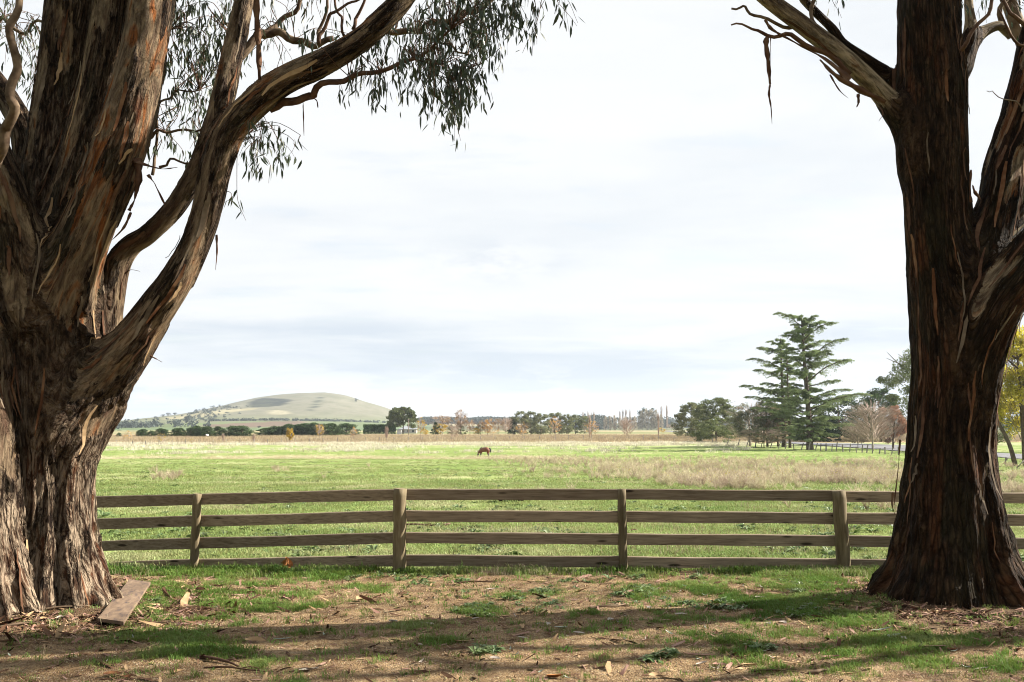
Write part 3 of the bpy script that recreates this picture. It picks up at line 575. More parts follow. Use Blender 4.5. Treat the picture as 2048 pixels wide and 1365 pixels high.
LR = np.array(LT.location); RR = np.array(RT_.location)
def pline(pts, n=4): return catmull(np.array([list(P(a, b_, d)) for a, b_, d in pts]), n)
def wig(p, a, sd=0):
    p = p.copy(); n = np.arange(len(p)); r = np.random.default_rng(sd + int(abs(p[0, 0])*1000))
    ph = r.random(3)*6; ta = np.minimum(1, n/2.0)
    p[:, 0] += a*np.sin(n*.9 + ph[0])*ta; p[:, 2] += a*np.sin(n*1.2 + ph[1])*ta; p[:, 1] += a*np.sin(n*.7 + ph[2])*ta; return p
def branch(root, pts, w0, w1, mat='branch', name='branch', wob=.02, n=4):
    p = wig(pline(pts, n), wob); d = pts[0][2]; mb = MB(); tube(mb, p, np.linspace(w0/2*d/F, w1/2*d/F, len(p)), 8, True, .12)
    ob(name, mb.mesh(name, M[mat], True, np.array(root.location)), root); return p
# ribbons of hanging bark
def ribbon(root, pts, w0, w1, name='bark_strip', mat='strip', tw=1.2, rt=None):
    p = pline(pts, 4) if len(pts[0]) == 3 and rt is None else np.array(pts, float)
    n = len(p); r = np.linspace(w0, w1, n); ph = RNG.random()*3; T, N, B = frames(p); vv = []
    for i in range(n):
        a = ph + tw*i/n*2; sd_ = np.array([math.cos(a), math.sin(a)*.5, 0]); sd_ -= T[i]*np.dot(sd_, T[i]); sd_ /= np.linalg.norm(sd_) + 1e-6; nn = np.cross(T[i], sd_); w = r[i]*(1 + .25*math.sin(i*2.1))
        vv += [p[i] - sd_*w/2, p[i] + nn*w*.22, p[i] + sd_*w/2, p[i] - nn*.004 + nn*w*.1]
    i = np.arange(n - 1)[:, None]*4; j = np.arange(4)[None]; j2 = (j + 1) % 4; q = np.stack([i + j, i + j2, i + 4 + j2, i + 4 + j], -1).reshape(-1, 4)
    o = ob(name, mesh(name, np.array(vv) - np.array(root.location), q, M[mat], True), root); return o
k_ = dl/F
D1 = dl
branch(LT, [(30, -60, D1 - 1.5), (34, 0, D1 - 1.5), (24, 60, D1 - 1.5), (30, 130, D1 - 1.5), (24, 190, D1 - 1.5), (26, 225, D1 - 1.5), (10, 265, D1 - 1.4), (0, 310, D1 - 1.3), (-20, 360, D1 - .9), (-30, 420, D1 - .6)], 13, 26, 'branch')
branch(LT, [(540, 218, D1 - .2), (588, 202, D1 - .25), (622, 192, D1 - .3), (645, 172, D1 - .35), (700, 155, D1 - .4), (760, 141, D1 - .5), (830, 118, D1 - .6), (900, 60, D1 - .7)], 19, 5, 'twig')
branch(LT, [(700, 95, D1 - .1), (740, 66, D1), (790, 61, D1 + .1), (834, 64, D1 + .1), (866, 47, D1 + .1), (915, 34, D1 + .1), (950, 20, D1), (1010, -20, D1), (1060, -70, D1)], 16, 9)
branch(LT, [(834, 64, D1 + .1), (875, 80, D1 + .1), (905, 95, D1 + .1), (934, 112, D1 + .1), (960, 130, D1 + .1)], 6, 3)
branch(LT, [(460, 130, D1 + .2), (520, 72, D1 + .3), (548, 67, D1 + .4), (590, 78, D1 + .4), (624, 92, D1 + .4), (668, 80, D1 + .4)], 20, 12)
branch(LT, [(525, 75, D1 + .4), (556, 45, D1 + .5), (588, 24, D1 + .5), (606, -20, D1 + .5)], 13, 8)
branch(LT, [(637, 88, D1 - .3), (647, 50, D1 - .3), (672, 24, D1 - .3), (700, 5, D1 - .3), (750, -16, D1 - .3)], 9, 4, 'twig')
branch(LT, [(637, 88, D1 - .2), (642, 48, D1 - .2), (656, 8, D1 - .2), (664, -40, D1 - .2)], 8, 5, 'branch')
branch(LT, [(688, 72, D1 - .3), (680, 36, D1 - .3), (672, 4, D1 - .3), (666, -40, D1 - .3)], 6, 4, 'twig')
branch(LT, [(706, 60, D1 - .3), (716, 30, D1 - .3), (728, 2, D1 - .3), (745, -40, D1 - .3)], 8, 4, 'twig')
branch(LT, [(290, 280, D1 + .5), (312, 268, D1 + .6), (330, 262, D1 + .6), (385, 262, D1 + .6), (410, 255, D1 + .5)], 7, 4)
branch(LT, [(305, 350, D1 + .5), (313, 300, D1 + .6), (312, 235, D1 + .6), (330, 200, D1 + .6), (352, 185, D1 + .6), (400, 180, D1 + .6)], 7, 3)
branch(LT, [(318, 335, D1 + .2), (345, 322, D1 + .2), (375, 325, D1 + .1)], 6, 4)
branch(LT, [(-20, 60, D1 + 1.5), (10, 35, D1 + 1.5), (40, 70, D1 + 1.5), (70, 45, D1 + 1.4), (100, 52, D1 + 1.2)], 9, 5)
# right gum
branch(RT_, [(1700, 150, D1), (1648, 105, D1), (1580, 74, D1 - .1), (1538, 70, D1 - .2), (1500, 56, D1 - .2), (1466, 50, D1 - .2)], 13, 3, 'strip')
branch(RT_, [(1618, 60, D1 + .2), (1580, 55, D1 + .1), (1520, 35, D1), (1490, 18, D1), (1465, 14, D1)], 9, 4)
branch(RT_, [(1922, 102, dr - .6), (1940, 72, dr - .7), (1965, 40, dr - .7), (1990, -10, dr - .7), (2010, -60, dr - .7)], 9, 6, 'twig')
branch(RT_, [(2070, 100, dr - .3), (2035, 88, dr - .4), (2014, 52, dr - .5), (1998, 22, dr - .5)], 7, 3, 'twig')
branch(RT_, [(2080, 60, dr - .2), (2040, 42, dr - .3), (2012, 18, dr - .3), (2000, -20, dr - .3)], 10, 6, 'twig')
branch(RT_, [(2062, 232, dr - .1), (2030, 205, dr - .2), (1990, 190, dr - .3), (1973, 178, dr - .3)], 3, 1.2)
branch(RT_, [(2010, 60, dr + .5), (2002, 20, dr + .5), (2016, -20, dr + .5)], 12, 9)
branch(RT_, [(1780, 160, dr + .3), (1640, 60, dr), (1626, 30, dr), (1630, -30, dr)], 7, 8, 'branch')
for (pts, a, b_) in [([(1538, 70, D1 - .2), (1532, 84, D1 - .2), (1536, 120, D1 - .2), (1540, 168, D1 - .2)], 11, 9), ([(1540, 168, D1 - .2), (1538, 190, D1 - .2), (1542, 215, D1 - .2), (1544, 248, D1 - .2)], 6, 1),
                     ([(1541, 70, D1 - .2), (1541, 100, D1 - .2), (1540, 150, D1 - .2)], 3, 1), ([(1716, 188, D1), (1717, 205, D1), (1713, 215, D1)], 7, 2), ([(1760, 215, D1), (1766, 228, D1 - .1), (1758, 242, D1 - .1)], 4, 2), ([(1660, 150, D1), (1678, 180, D1), (1695, 196, D1)], 4, 1),
                     ([(1700, 160, dr - .4), (1650, 118, dr - .4), (1590, 85, dr - .4), (1545, 60, dr - .4), (1530, 40, dr - .4)], 16, 5), ([(1770, 205, dr - .4), (1720, 180, dr - .4), (1670, 150, dr - .4), (1640, 120, dr - .4)], 16, 6),
                     ([(1942, 405, dr - .3), (1940, 375, dr - .3), (1942, 340, dr - .3)], 9, 4), ([(1962, 400, dr - .3), (1950, 385, dr - .3), (1945, 370, dr - .3)], 10, 2),
                     ([(1800, 880, dr - .3), (1796, 940, dr - .4), (1788, 1010, dr - .5)], 5, 2), ([(1786, 985, dr - .5), (1784, 1010, dr - .5), (1790, 1030, dr - .5)], 5, 2)]:
    ribbon(RT_, pts, a*k_, b_*k_)
for (pts, a, b_) in [([(516, -40, D1 - .5), (513, 20, D1 - .5), (517, 90, D1 - .5), (519, 160, D1 - .5)], 13, 10), ([(606, 205, D1 - .4), (607, 235, D1 - .4), (608, 272, D1 - .4)], 4, 1), ([(612, 195, D1 - .4), (632, 200, D1 - .4), (636, 216, D1 - .4)], 5, 2),
                     ([(275, 318, D1 - .5), (277, 360, D1 - .6), (268, 400, D1 - .6), (258, 422, D1 - .6)], 15, 10), ([(262, 318, D1 - .5), (290, 330, D1 - .7), (325, 338, D1 - .8), (355, 335, D1 - .8)], 11, 2), ([(296, 350, D1 - .6), (310, 370, D1 - .6), (330, 410, D1 - .6)], 7, 4),
                     ([(262, 425, D1 - .5), (248, 455, D1 - .5), (225, 480, D1 - .5)], 6, 3), ([(433, 470, D1 - .6), (434, 505, D1 - .6), (431, 540, D1 - .6)], 5, 1), ([(250, 548, D1), (262, 540, D1), (280, 543, D1)], 4, 1), ([(240, 600, D1), (243, 570, D1), (250, 545, D1)], 4, 2),
                     ([(300, 712, D1 - .4), (312, 718, D1 - .4), (324, 725, D1 - .4)], 4, 1), ([(205, 0, D1 - .8), (180, 60, D1 - .9)], 6, 3)]:
    if len(pts) > 2: ribbon(LT, pts, a*k_, b_*k_)

# limbs carrying on above the picture, with the crown they hold
def upper(root, starts, crowns, mat, seed):
    r = np.random.default_rng(seed); mb = MB(); ends = []
    for (x, y, z_, rad, tx, ty, tz) in starts:
        a = np.array([x, y, z_]); b_ = np.array([tx, ty, tz]); m_ = (a + b_)/2 + r.normal(size=3)*.5
        p = catmull(np.array([a, m_, b_]), 5); tube(mb, p, np.linspace(rad, rad*.35, len(p)), 9)
        for k in range(6):
            i = r.integers(4, len(p)); e = p[i] + r.normal(size=3)*np.array([2.0, 2.0, 1.0]) + np.array([0, 0, .8])
            e2 = (p[i] + e)/2 + r.normal(size=3)*.3; bp = catmull(np.array([p[i], e2, e]), 4); tube(mb, bp, np.linspace(rad*.3, .02, len(bp)), 6); ends.append(e)
    ob('upper_limb', mb.mesh('upper_limb', mat, True, np.array(root.location)), root); return ends
UPL = [(*P(310, -60, dl), .24, -4.6, 11.6, 12.5), (*P(155, -80, dl + .3), .25, -5.8, 11.5, 12.8), (*P(235, -70, dl + .15), .20, -4.9, 10, 12), (*P(-60, 190, dl - .5), .17, -8.6, 9.5, 10.5), (*P(-85, 420, dl - .4), .26, -9, 8.5, 9.5), (*P(850, -66, dl - .5), .11, .8, 9.4, 10.2), (*P(500, -70, dl + .2), .10, -2.2, 11.5, 11.6)]
UPR = [(*P(1855, -80, dr), .30, 4.4, 11.4, 14), (*P(2110, -80, dr + .1), .19, 7.0, 11.8, 13), (*P(2175, 340, dr - .7), .22, 9.8, 9.4, 11.5), (*P(1475, -55, dr - .3), .08, 1.2, 9.8, 10.0), (*P(2105, 260, dr + .6), .10, 8.2, 13, 12)]
eL = upper(LT, UPL, None, M['branch'], 3); eR = upper(RT_, UPR, None, M['branch'], 4)

# gum leaves: narrow, sickle-shaped, hanging
LV = np.array([[0, 0, 0], [-.5, .003, -.3], [.5, .003, -.3], [-.48, .008, -.62], [.42, .008, -.62], [0, .02, -1.0]])
LV[:, 0] += .25*np.sin(-LV[:, 2]*math.pi)
LF3 = np.array([(0, 1, 2), (3, 5, 4)]); LF4 = np.array([(1, 3, 4, 2)])
def leafmats(pos_, r, Lmin=.085, Lmax=.15, spread=.42):
    n = len(pos_); az = r.random(n)*2*math.pi; tilt = np.abs(r.normal(size=n))*spread; tw = r.random(n)*2*math.pi
    D = np.stack([np.sin(tilt)*np.cos(az), np.sin(tilt)*np.sin(az), -np.cos(tilt)], 1); zx = -D
    X = np.stack([np.cos(tw), np.sin(tw), np.zeros(n)], 1); X -= zx*(X*zx).sum(1)[:, None]; X /= np.linalg.norm(X, axis=1)[:, None]; Yv = np.cross(zx, X)
    ln = r.uniform(Lmin, Lmax, n); wd = ln*r.uniform(.13, .23, n)
    return X, Yv, zx, ln, wd
def leafmesh(pos_, r, **kw):
    X, Yv, zx, ln, wd = leafmats(pos_, r, **kw); n = len(pos_)
    v = pos_[:, None] + LV[None, :, 0:1]*(X*wd[:, None])[:, None] + LV[None, :, 1:2]*(Yv*ln[:, None]*3)[:, None] + LV[None, :, 2:3]*(zx*ln[:, None])[:, None]
    o = np.arange(n)[:, None, None]*6
    return v.reshape(-1, 3), (LF4[None] + o).reshape(-1, 4), (LF3[None] + o).reshape(-1, 3), (X, Yv, zx, ln, wd)
def sprays(regions, anchors, r):
    """regions: (px, py, sx, sy, n sprays, d, leaves per spray)"""
    LP = []; tw = MB(); A = np.array([list(P(*a)) for a in anchors])
    for (cx, cy, sx, sy, ns, d, nl) in regions:
        for _ in range(int(round(ns*(.7 if cx < 480 else .8)))):
            dd = d + r.normal()*.35; px, py = cx + r.normal()*sx*.5, cy + r.normal()*sy*.5
            s0 = np.array(P(px, py - 18, dd)); k = np.argmin(np.linalg.norm(A - s0, axis=1) + r.random(len(A))*.3); a0 = A[k]
            mid = (a0 + s0)/2 + np.array([r.normal()*.1, r.normal()*.1, .10 + r.random()*.12]); e = s0 + np.array([r.normal()*.09, r.normal()*.09, -.12 - .22*r.random()])
            p = catmull(np.array([a0, mid, s0, e]), 4); p = wig(p, .012, int(r.integers(1e6))); tube(tw, p, np.linspace(.0055, .0018, len(p)), 4, False)
            tt = r.uniform(.45, 1.0, nl)*(len(p) - 1); i = np.minimum(tt.astype(int), len(p) - 2); f = (tt - i)[:, None]
            q = p[i]*(1 - f) + p[i+1]*f; q += r.normal(size=q.shape)*np.array([.035, .035, .03]); LP.append(q)
    return np.vstack(LP), tw
r = np.random.default_rng(11); _reg = lambda L_: [(a, b_, c_, e_, f_, max(g_, 11.35) if a < 480 and b_ < 300 and a > 100 else g_, h_) for a, b_, c_, e_, f_, g_, h_ in L_]
REG = [(400, 30, 80, 60, 26, 9.6, 16), (385, 75, 80, 60, 22, 10.4, 15), (415, 150, 60, 70, 22, 11.2, 15), (370, 190, 60, 80, 14, 11.6, 13), (330, 290, 50, 60, 12, 11.4, 9), (385, 250, 50, 70, 13, 11.4, 12), (375, 110, 60, 50, 10, 11, 14), (340, 30, 40, 40, 8, 11, 12),
       (510, 285, 40, 40, 9, 11, 10), (555, 300, 45, 36, 9, 11, 10), (590, 290, 26, 22, 3, 11, 7), (520, 330, 26, 16, 2, 11, 8), (468, 405, 12, 14, 3, 10.8, 6), (560, 80, 60, 40, 6, 11.5, 7), (610, 70, 40, 30, 5, 10.2, 9), (520, 150, 40, 60, 5, 11.6, 7),
       (610, 20, 80, 20, 9, 11, 6), (740, 90, 60, 60, 14, 10.8, 12), (790, 160, 60, 36, 14, 10.6, 12), (765, 190, 16, 10, 2, 10.4, 9), (850, 140, 70, 50, 22, 10.4, 14), (900, 150, 50, 50, 16, 10.2, 15), (895, 90, 80, 50, 24, 10.6, 14), (940, 60, 70, 50, 20, 10.4, 14),
       (905, 205, 30, 26, 9, 10.2, 13), (915, 190, 30, 34, 7, 10.2, 12), (905, 240, 12, 12, 5, 10.2, 9), (900, 222, 26, 14, 6, 10.2, 11), (955, 155, 24, 24, 5, 10.2, 12), (970, 95, 26, 30, 6, 10.2, 12), (985, 30, 60, 26, 15, 10.2, 14), (1030, 12, 40, 20, 9, 10.2, 12), (1045, 45, 36, 26, 5, 10.2, 8), (1070, 60, 24, 20, 3, 10.2, 7), (1110, 10, 40, 12, 6, 10.4, 8),
       (1005, 145, 5, 6, 1, 10.2, 5), (700, 190, 24, 16, 2, 10.4, 8), (860, 20, 90, 24, 16, 10.6, 13), (830, 90, 60, 40, 12, 11.2, 10), (20, 40, 40, 60, 12, 12.5, 8), (65, 60, 26, 60, 8, 12.5, 9), (30, 130, 36, 50, 8, 12.5, 8), (65, 160, 16, 26, 4, 12.4, 7), (10, 0, 60, 20, 5, 12, 8)]
ANC = [(400, -30, 10.2), (350, -30, 10.5), (440, -20, 11), (340, 60, 11.2), (400, 180, 11.4), (352, 185, 11.4), (312, 235, 11.4), (330, 262, 11.4), (400, 262, 11.3), (313, 310, 11.3), (450, 60, 11), (490, 270, 10.9), (470, 290, 10.7), (445, 400, 10.6), (548, 67, 11.2), (590, 78, 11.2), (556, 45, 11.3), (606, -10, 11.3),
       (700, -20, 10.6), (760, 141, 10.3), (700, 155, 10.4), (790, 61, 10.9), (834, 64, 10.9), (866, 47, 10.9), (915, 34, 10.9), (950, 20, 10.8), (905, 95, 10.9), (934, 112, 10.9), (875, 80, 10.9), (960, 130, 10.9), (1010, -20, 10.8), (1060, -60, 10.8), (860, -20, 10.3), (830, 118, 10.2), (900, 60, 10.1), (1100, -40, 10.4), (10, 35, 12.3), (40, 70, 12.3), (70, 45, 12.2), (-20, 60, 12.3), (30, -20, 12), (880, 130, 10.2), (910, 160, 10.2)]
ANR = [(1630, -30, 11), (1700, -30, 11), (1950, -30, 11.3), (2016, -20, 11.5), (2060, 10, 11.3)]
lp, tw = sprays(_reg(REG), [(a, b_, 11.4) if 200 < a < 445 and b_ < 320 else (a, b_, c_) for a, b_, c_ in ANC], r)
tw.add  # twigs
ob('twigs', tw.mesh('twigs', M['twig'], True, LR), LT, kind='stuff')
px, py = proj(lp[:, 0], lp[:, 1], lp[:, 2]); infr = np.where((px > 4) & (px < 2040) & (py > 4))[0]
order = infr[np.argsort(lp[infr, 1])]; sel = order[::max(1, len(order)//4//300)][:300]; rest = np.setdiff1d(np.arange(len(lp)), sel)
v, q, t3, _ = leafmesh(lp[rest], np.random.default_rng(5)); ob('leaves', mesh('leaves', v - LR, [q, t3], M['gumleaf'], False), LT, kind='stuff')
lme = mesh('leaf', np.stack([LV[:, 0], LV[:, 1]*3, LV[:, 2]], 1), [LF4, LF3], M['gumleaf'])
X, Yv, zx, ln, wd = leafmats(lp[sel], np.random.default_rng(6), .11, .17)
for i in range(len(sel)):
    m4 = Matrix([[X[i][0], Yv[i][0], zx[i][0], 0], [X[i][1], Yv[i][1], zx[i][1], 0], [X[i][2], Yv[i][2], zx[i][2], 0], [0, 0, 0, 1]])
    o = ob('leaf', lme, LT); o.matrix_local = Matrix.Translation(Vector(lp[sel[i]] - LR)) @ m4 @ Matrix.Diagonal((wd[i], ln[i], ln[i], 1))
REGR = [(1690, -4, 20, 14, 3, 11, 6), (1640, 10, 30, 16, 3, 11, 5), (1960, 0, 30, 14, 4, 11.4, 5), (2030, 10, 26, 24, 5, 11.4, 6), (1935, 20, 14, 20, 2, 11.4, 5)]
lp, tw = sprays(REGR, ANR, r); ob('twigs', tw.mesh('twigs', M['twig'], True, RR), RT_, kind='stuff')
v, q, t3, _ = leafmesh(lp, r); ob('leaves', mesh('leaves', v - RR, [q, t3], M['gumleaf']), RT_, kind='stuff')

def crown(root, ends, n, spread, zmin, r, extra=(), lf=(.11, .19), low=()):
    P_ = []
    C = [np.array(e) for e in ends] + [np.array(e) for e in extra]
    per = n//len(C)
    for c in C:
        k = 4
        for _ in range(k):
            cc = c + r.normal(size=3)*spread*np.array([1, 1, .55]); P_.append(cc + r.normal(size=(per//k, 3))*np.array([.45, .45, .5]))
    p = np.vstack(P_); p = p[p[:, 2] > zmin]
    for c in low: p = np.vstack([p] + [np.array(c) + r.normal(size=3)*np.array([.5, .5, .3]) + r.normal(size=(130, 3))*np.array([.3, .3, .35]) for _ in range(3)])
    px, py = proj(p[:, 0], p[:, 1], p[:, 2]); bad = (px > -60) & (px < 2110) & (py > -50) & (p[:, 1] > .3); p = p[~bad]
    v, q, t3, _ = leafmesh(p, r, Lmin=lf[0], Lmax=lf[1], spread=.7); ob('crown', mesh('crown', v - np.array(root.location), [q, t3], M['gumleaf']), root, kind='stuff')
crown(LT, eL, 24000, .75, 5.5, r); crown(RT_, eR, 12000, .75, 8.3, r)

# ------------------------------------------------------------------ tree kit for the background
def leafquads(c, size, r, aspect=.6, up=0.0):
    n = len(c); nrm = r.normal(size=(n, 3)); nrm[:, 2] += up; nrm /= np.linalg.norm(nrm, axis=1)[:, None]
    a = np.cross(nrm, r.normal(size=(n, 3))); a /= np.linalg.norm(a, axis=1)[:, None] + 1e-9; b_ = np.cross(nrm, a)
    s_ = (size*r.uniform(.6, 1.4, n))[:, None]; v = np.stack([c - a*s_, c - b_*s_*aspect + nrm*s_*.15, c + a*s_, c + b_*s_*aspect + nrm*s_*.15], 1)
    return v.reshape(-1, 3), (np.arange(n)[:, None]*4 + np.arange(4)[None])
def puffs(w, h, n, r, nclump=26, csz=.26, low=0.0, shape='round', hollow=.55):
    """leaf positions in a crown of width w and height h starting at z=low"""
    P_ = []
    if shape == 'bush':
        for _ in range(nclump):
            u = r.uniform(-1, 1); k = math.sqrt(max(.03, 1 - max(0, (u + .45)/1.45)**2)); a = r.random()*6.28; kk = k*r.uniform(.15, 1)**.6
            c = np.array([math.cos(a)*kk*w/2*.86, math.sin(a)*kk*w/2*.86, low + h/2 + u*h/2*.86]); d = r.normal(size=(n//nclump, 3)); d /= np.linalg.norm(d, axis=1)[:, None]; d *= (r.random(len(d))**.4)[:, None]
            P_.append(c + d*np.array([w/2, w/2, h/2*.7])*csz*r.uniform(.6, 1.2))
        return np.vstack(P_)
    for _ in range(nclump):
        while True:
            u = r.uniform(-1, 1, 3); q = np.linalg.norm(u)
            if hollow < q < 1: break
        if shape == 'cone': u[2] = r.random()**1.3*2 - 1; k = (1 - (u[2]*.5 + .5))**.75; a = r.random()*6.28; u[0], u[1] = k*math.cos(a)*.9, k*math.sin(a)*.9
        elif shape == 'dome': u[2] = abs(u[2])*2 - 1 if r.random() < .75 else u[2]; k = math.sqrt(max(.05, 1 - max(u[2], -.4)**2)); a = r.random()*6.28; kk = k*r.uniform(.55, 1); u[0], u[1] = kk*math.cos(a), kk*math.sin(a)
        c = np.array([u[0]*w/2*(1 - csz*.7), u[1]*w/2*(1 - csz*.7), low + h/2 + u[2]*h/2*(1 - csz*.6)])
        s_ = csz*r.uniform(.6, 1.25); d = r.normal(size=(n//nclump, 3)); d /= np.linalg.norm(d, axis=1)[:, None]; d *= (r.random(len(d))**.4)[:, None]
        P_.append(c + d*np.array([w/2*s_, w/2*s_, h/2*s_*.8]))
    return np.vstack(P_)
def limbs(h, w, low, r, n=5, tr=.025, leafy=0, top=.85):
    mb = MB(); lean = r.normal(size=2)*.03*h; tp = np.array([lean[0], lean[1], h*top])
    p = catmull(np.array([[0, 0, -.3], [lean[0]*.2, lean[1]*.2, h*.3], [lean[0]*.6, lean[1]*.6, h*.6], tp]), 3); tube(mb, p, np.linspace(tr*h, tr*h*.2, len(p)), 7)
    for k in range(n):
        i = r.integers(2, len(p) - 1); a = r.random()*6.28; e = np.array([math.cos(a)*w*.36, math.sin(a)*w*.36, min(h*.9, p[i][2] + h*r.uniform(.08, .35))])
        q = catmull(np.array([p[i], (p[i] + e)/2 + r.normal(size=3)*.02*h, e]), 3); tube(mb, q, np.linspace(tr*h*.4, tr*h*.08, len(q)), 5)
    return mb
def twigfan(h, w, low, r, n=120, thick=.012, shape='vase', tr=.022):
    """bare tree: trunk, limbs, and thin rising twigs"""
    mb = limbs(h, w, low, r, 6, tr, top=.8); tw = MB()
    for k in range(n):
        a = r.random()*6.28; rr = math.sqrt(r.random()); zz = low + (h - low)*r.uniform(.0, .75); wd = w/2*rr
        if shape == 'column': wd = w*.18*rr; 
        s0 = np.array([math.cos(a)*wd*.45, math.sin(a)*wd*.45, zz])
        ln = (h - low)*r.uniform(.15, .35); out_ = .9 if shape == 'vase' else .12
        e = s0 + np.array([math.cos(a)*wd*out_, math.sin(a)*wd*out_, ln]); e[2] = min(e[2], h*(1 - .3*(rr if shape == 'vase' else rr*.7)**2)); m_ = (s0 + e)/2 + r.normal(size=3)*ln*.08
        tube(tw, np.array([s0, m_, e]), [thick, thick*.7, thick*.3], 3, False)
    return mb, tw
def make_tree(name, key, h, w, r, mat, low=.15, n=1500, leaf=None, shape='round', nclump=26, csz=.28, trunkmat='trunk', bare=0, tmat='baretwig', thick=None, cat='tree', tr=.025, hollow=.55, up=0.0, aspect=.6, nlimb=5):
    """-> list of (part name, mesh, kind)"""
    out_ = []
    if bare: tb, tw = twigfan(h, w, low*h, r, bare, thick or h*.003, 'column' if shape == 'column' else 'vase', tr); out_.append(('twigs', tw.mesh('twigs', M[tmat]), 'stuff'))
    else: tb = limbs(h, w, low*h, r, nlimb, tr)
    out_.append(('trunk', tb.mesh('trunk', M[trunkmat], True), None))
    if n:
        p = puffs(w, h*(1 - low), n, r, nclump, csz, h*low, shape, hollow); v, q = leafquads(p, leaf or h*.03, r, aspect, up); out_.append(('crown', mesh('crown', v, q, M[mat]), 'stuff'))
    return out_
def place(name, label, cat, parts, loc, rot=0, group=None, scale=1.0):
    t_ = thing(name, label, cat, loc, group, (0, 0, rot), scale)
    for n_, me, kd in parts: ob(n_, me, t_, kind=kd)
    return t_
ORD = ['first', 'second', 'third', 'fourth', 'fifth', 'sixth', 'seventh', 'eighth', 'ninth', 'tenth', 'eleventh', 'twelfth', 'thirteenth', 'fourteenth', 'fifteenth', 'sixteenth', 'seventeenth', 'eighteenth', 'nineteenth', 'twentieth']
def at(px, base, top, d=None):
    g_ = GP(px, base) if d is None else Vector((P(px, base, d).x, d, gz(P(px, base, d).x, d)))
    return g_, (g_.y/F)
r = np.random.default_rng(21)
# rounded conifers left of centre, in two hedge rows
kit = [make_tree('c', 0, 1, .95, np.random.default_rng(50 + i), 'conifer', low=.0, n=4600, leaf=.028, shape='bush', nclump=80, csz=.30, nlimb=2) for i in range(4)]
row1 = [(236, 7, 866), (274, 15, 861), (290, 15, 859), (304, 12, 862), (318, 16, 858), (334, 15, 859), (349, 16, 857.5), (364, 17, 857), (379, 17, 856), (393, 19, 853), (405, 17, 855), (418, 18, 854), (434, 20, 854)]
row1b = [(463, 26, 853), (484, 30, 853)]
row2 = [(530, 26, 857), (545, 24, 853), (560, 22, 854), (578, 26, 849), (596, 24, 850), (612, 26, 848), (630, 24, 847), (647, 26, 849), (662, 28, 848)]
for nm, rw, base in (('the long low hedge below the hill', row1, 876), ('the round pair between the two hedges', row1b, 876), ('the taller dark hedge before the hill', row2, 874), ('x', [(694, 32, 848)], 873)):
    for i, (px, wpx, top) in enumerate(rw):
        g_, k = at(px, base, top); g_.y += r.normal()*2; h = (base - top)*k; wv = wpx*1.85*k
        lb = 'single rounded dark conifer just right of the taller conifer hedge' if nm == 'x' else f'{ORD[i]} conifer from the left in {nm}'
        place('conifer_tree', lb, 'tree', kit[int(r.integers(4))], g_, r.random()*6, 'rounded dark conifers at the far side of the dry paddock', (wv, wv, h*1.04))
# clipped hedge
g_, k = at(759, 869, 0); v = []
p = np.stack([r.uniform(-.5, .5, 4200)*64*k, r.uniform(-.5, .5, 4200)*3, r.random(4200)**.6*19*k + .1*r.normal(size=4200)], 1); vv, q = leafquads(p, .35, r)
ob('clipped_hedge', mesh('clipped_hedge', vv, q, M['hedge']), None, g_, label='long flat-topped green hedge in front of the small white shed', category='hedge')
# big pine, house, shed, pole
g_, k = at(806, 869, 0)
pt = make_tree('pine', 0, 62*k, 70*k, np.random.default_rng(3), 'pine', low=.2, n=9000, leaf=.42, shape='dome', nclump=60, csz=.22, tr=.02)
place('pine_tree', 'large spreading dark pine standing over the grey-roofed house', 'tree', pt, g_)
g_, k = at(822, 867, 0); g_.y -= 14
hs = thing('farm_house', 'low farm house with a pale grey hipped roof below the big pine', 'house', g_)
mb = MB(); box(mb, (0, 0, 1.2), (9.5, 6, 2.4)); ob('wall', mb.mesh('wall', solid('house_wall', (.55, .53, .50), .8, .1, .06)), hs)
rfv = np.array([(-5.6, -3.6, 2.35), (5.6, -3.6, 2.35), (5.6, 3.6, 2.35), (-5.6, 3.6, 2.35), (-2, 0, 4.2), (2, 0, 4.2)])
ob('roof', mesh('roof', rfv, [np.array([(0, 1, 5, 4), (2, 3, 4, 5), (3, 2, 1, 0)]), np.array([(1, 2, 5), (3, 0, 4)])], solid('grey_roof', (.34, .36, .39), .6, .3, .08)), hs)
for x_ in (-2.6, .2, 2.8):
    mb = MB(); box(mb, (x_, -3.03, 1.3), (1.1, .08, 1.1)); ob('window', mb.mesh('window', solid('dark_glass', (.04, .05, .06), .2, .5)), hs)
mb = MB(); box(mb, (-5.2, -3.4, 1.15), (.15, .15, 2.3)); box(mb, (5.2, -3.4, 1.15), (.15, .15, 2.3)); ob('verandah_post', mb.mesh('verandah_post', M['paletrunk']), hs)
g_, k = at(798.5, 869, 0); sh = thing('garden_shed', 'small white shed between the clipped hedge and the grey-roofed house', 'shed', g_)
mb = MB(); box(mb, (0, 0, 1.0), (2.0, 2.0, 2.0)); ob('wall', mb.mesh('wall', solid('white_paint', (.75, .76, .78), .6, .2, .03)), sh)
ob('roof', mesh('roof', [(-1.1, -1.1, 2.0), (1.1, -1.1, 2.0), (1.1, 1.1, 2.35), (-1.1, 1.1, 2.35), (-1.1, -1.1, 2.05), (1.1, -1.1, 2.05), (1.1, 1.1, 2.4), (-1.1, 1.1, 2.4)], BOXQ, M['wire']), sh)
g_, k = at(817, 873.5, 0); pl_ = thing('utility_pole', 'thin timber power pole with a crossarm in front of the pine', 'pole', g_)
h = 35*k; mb = MB(); tube(mb, [(0, 0, -.3), (0, 0, h)], [.17, .12], 8); ob('pole', mb.mesh('pole', M['paletrunk'], True), pl_)
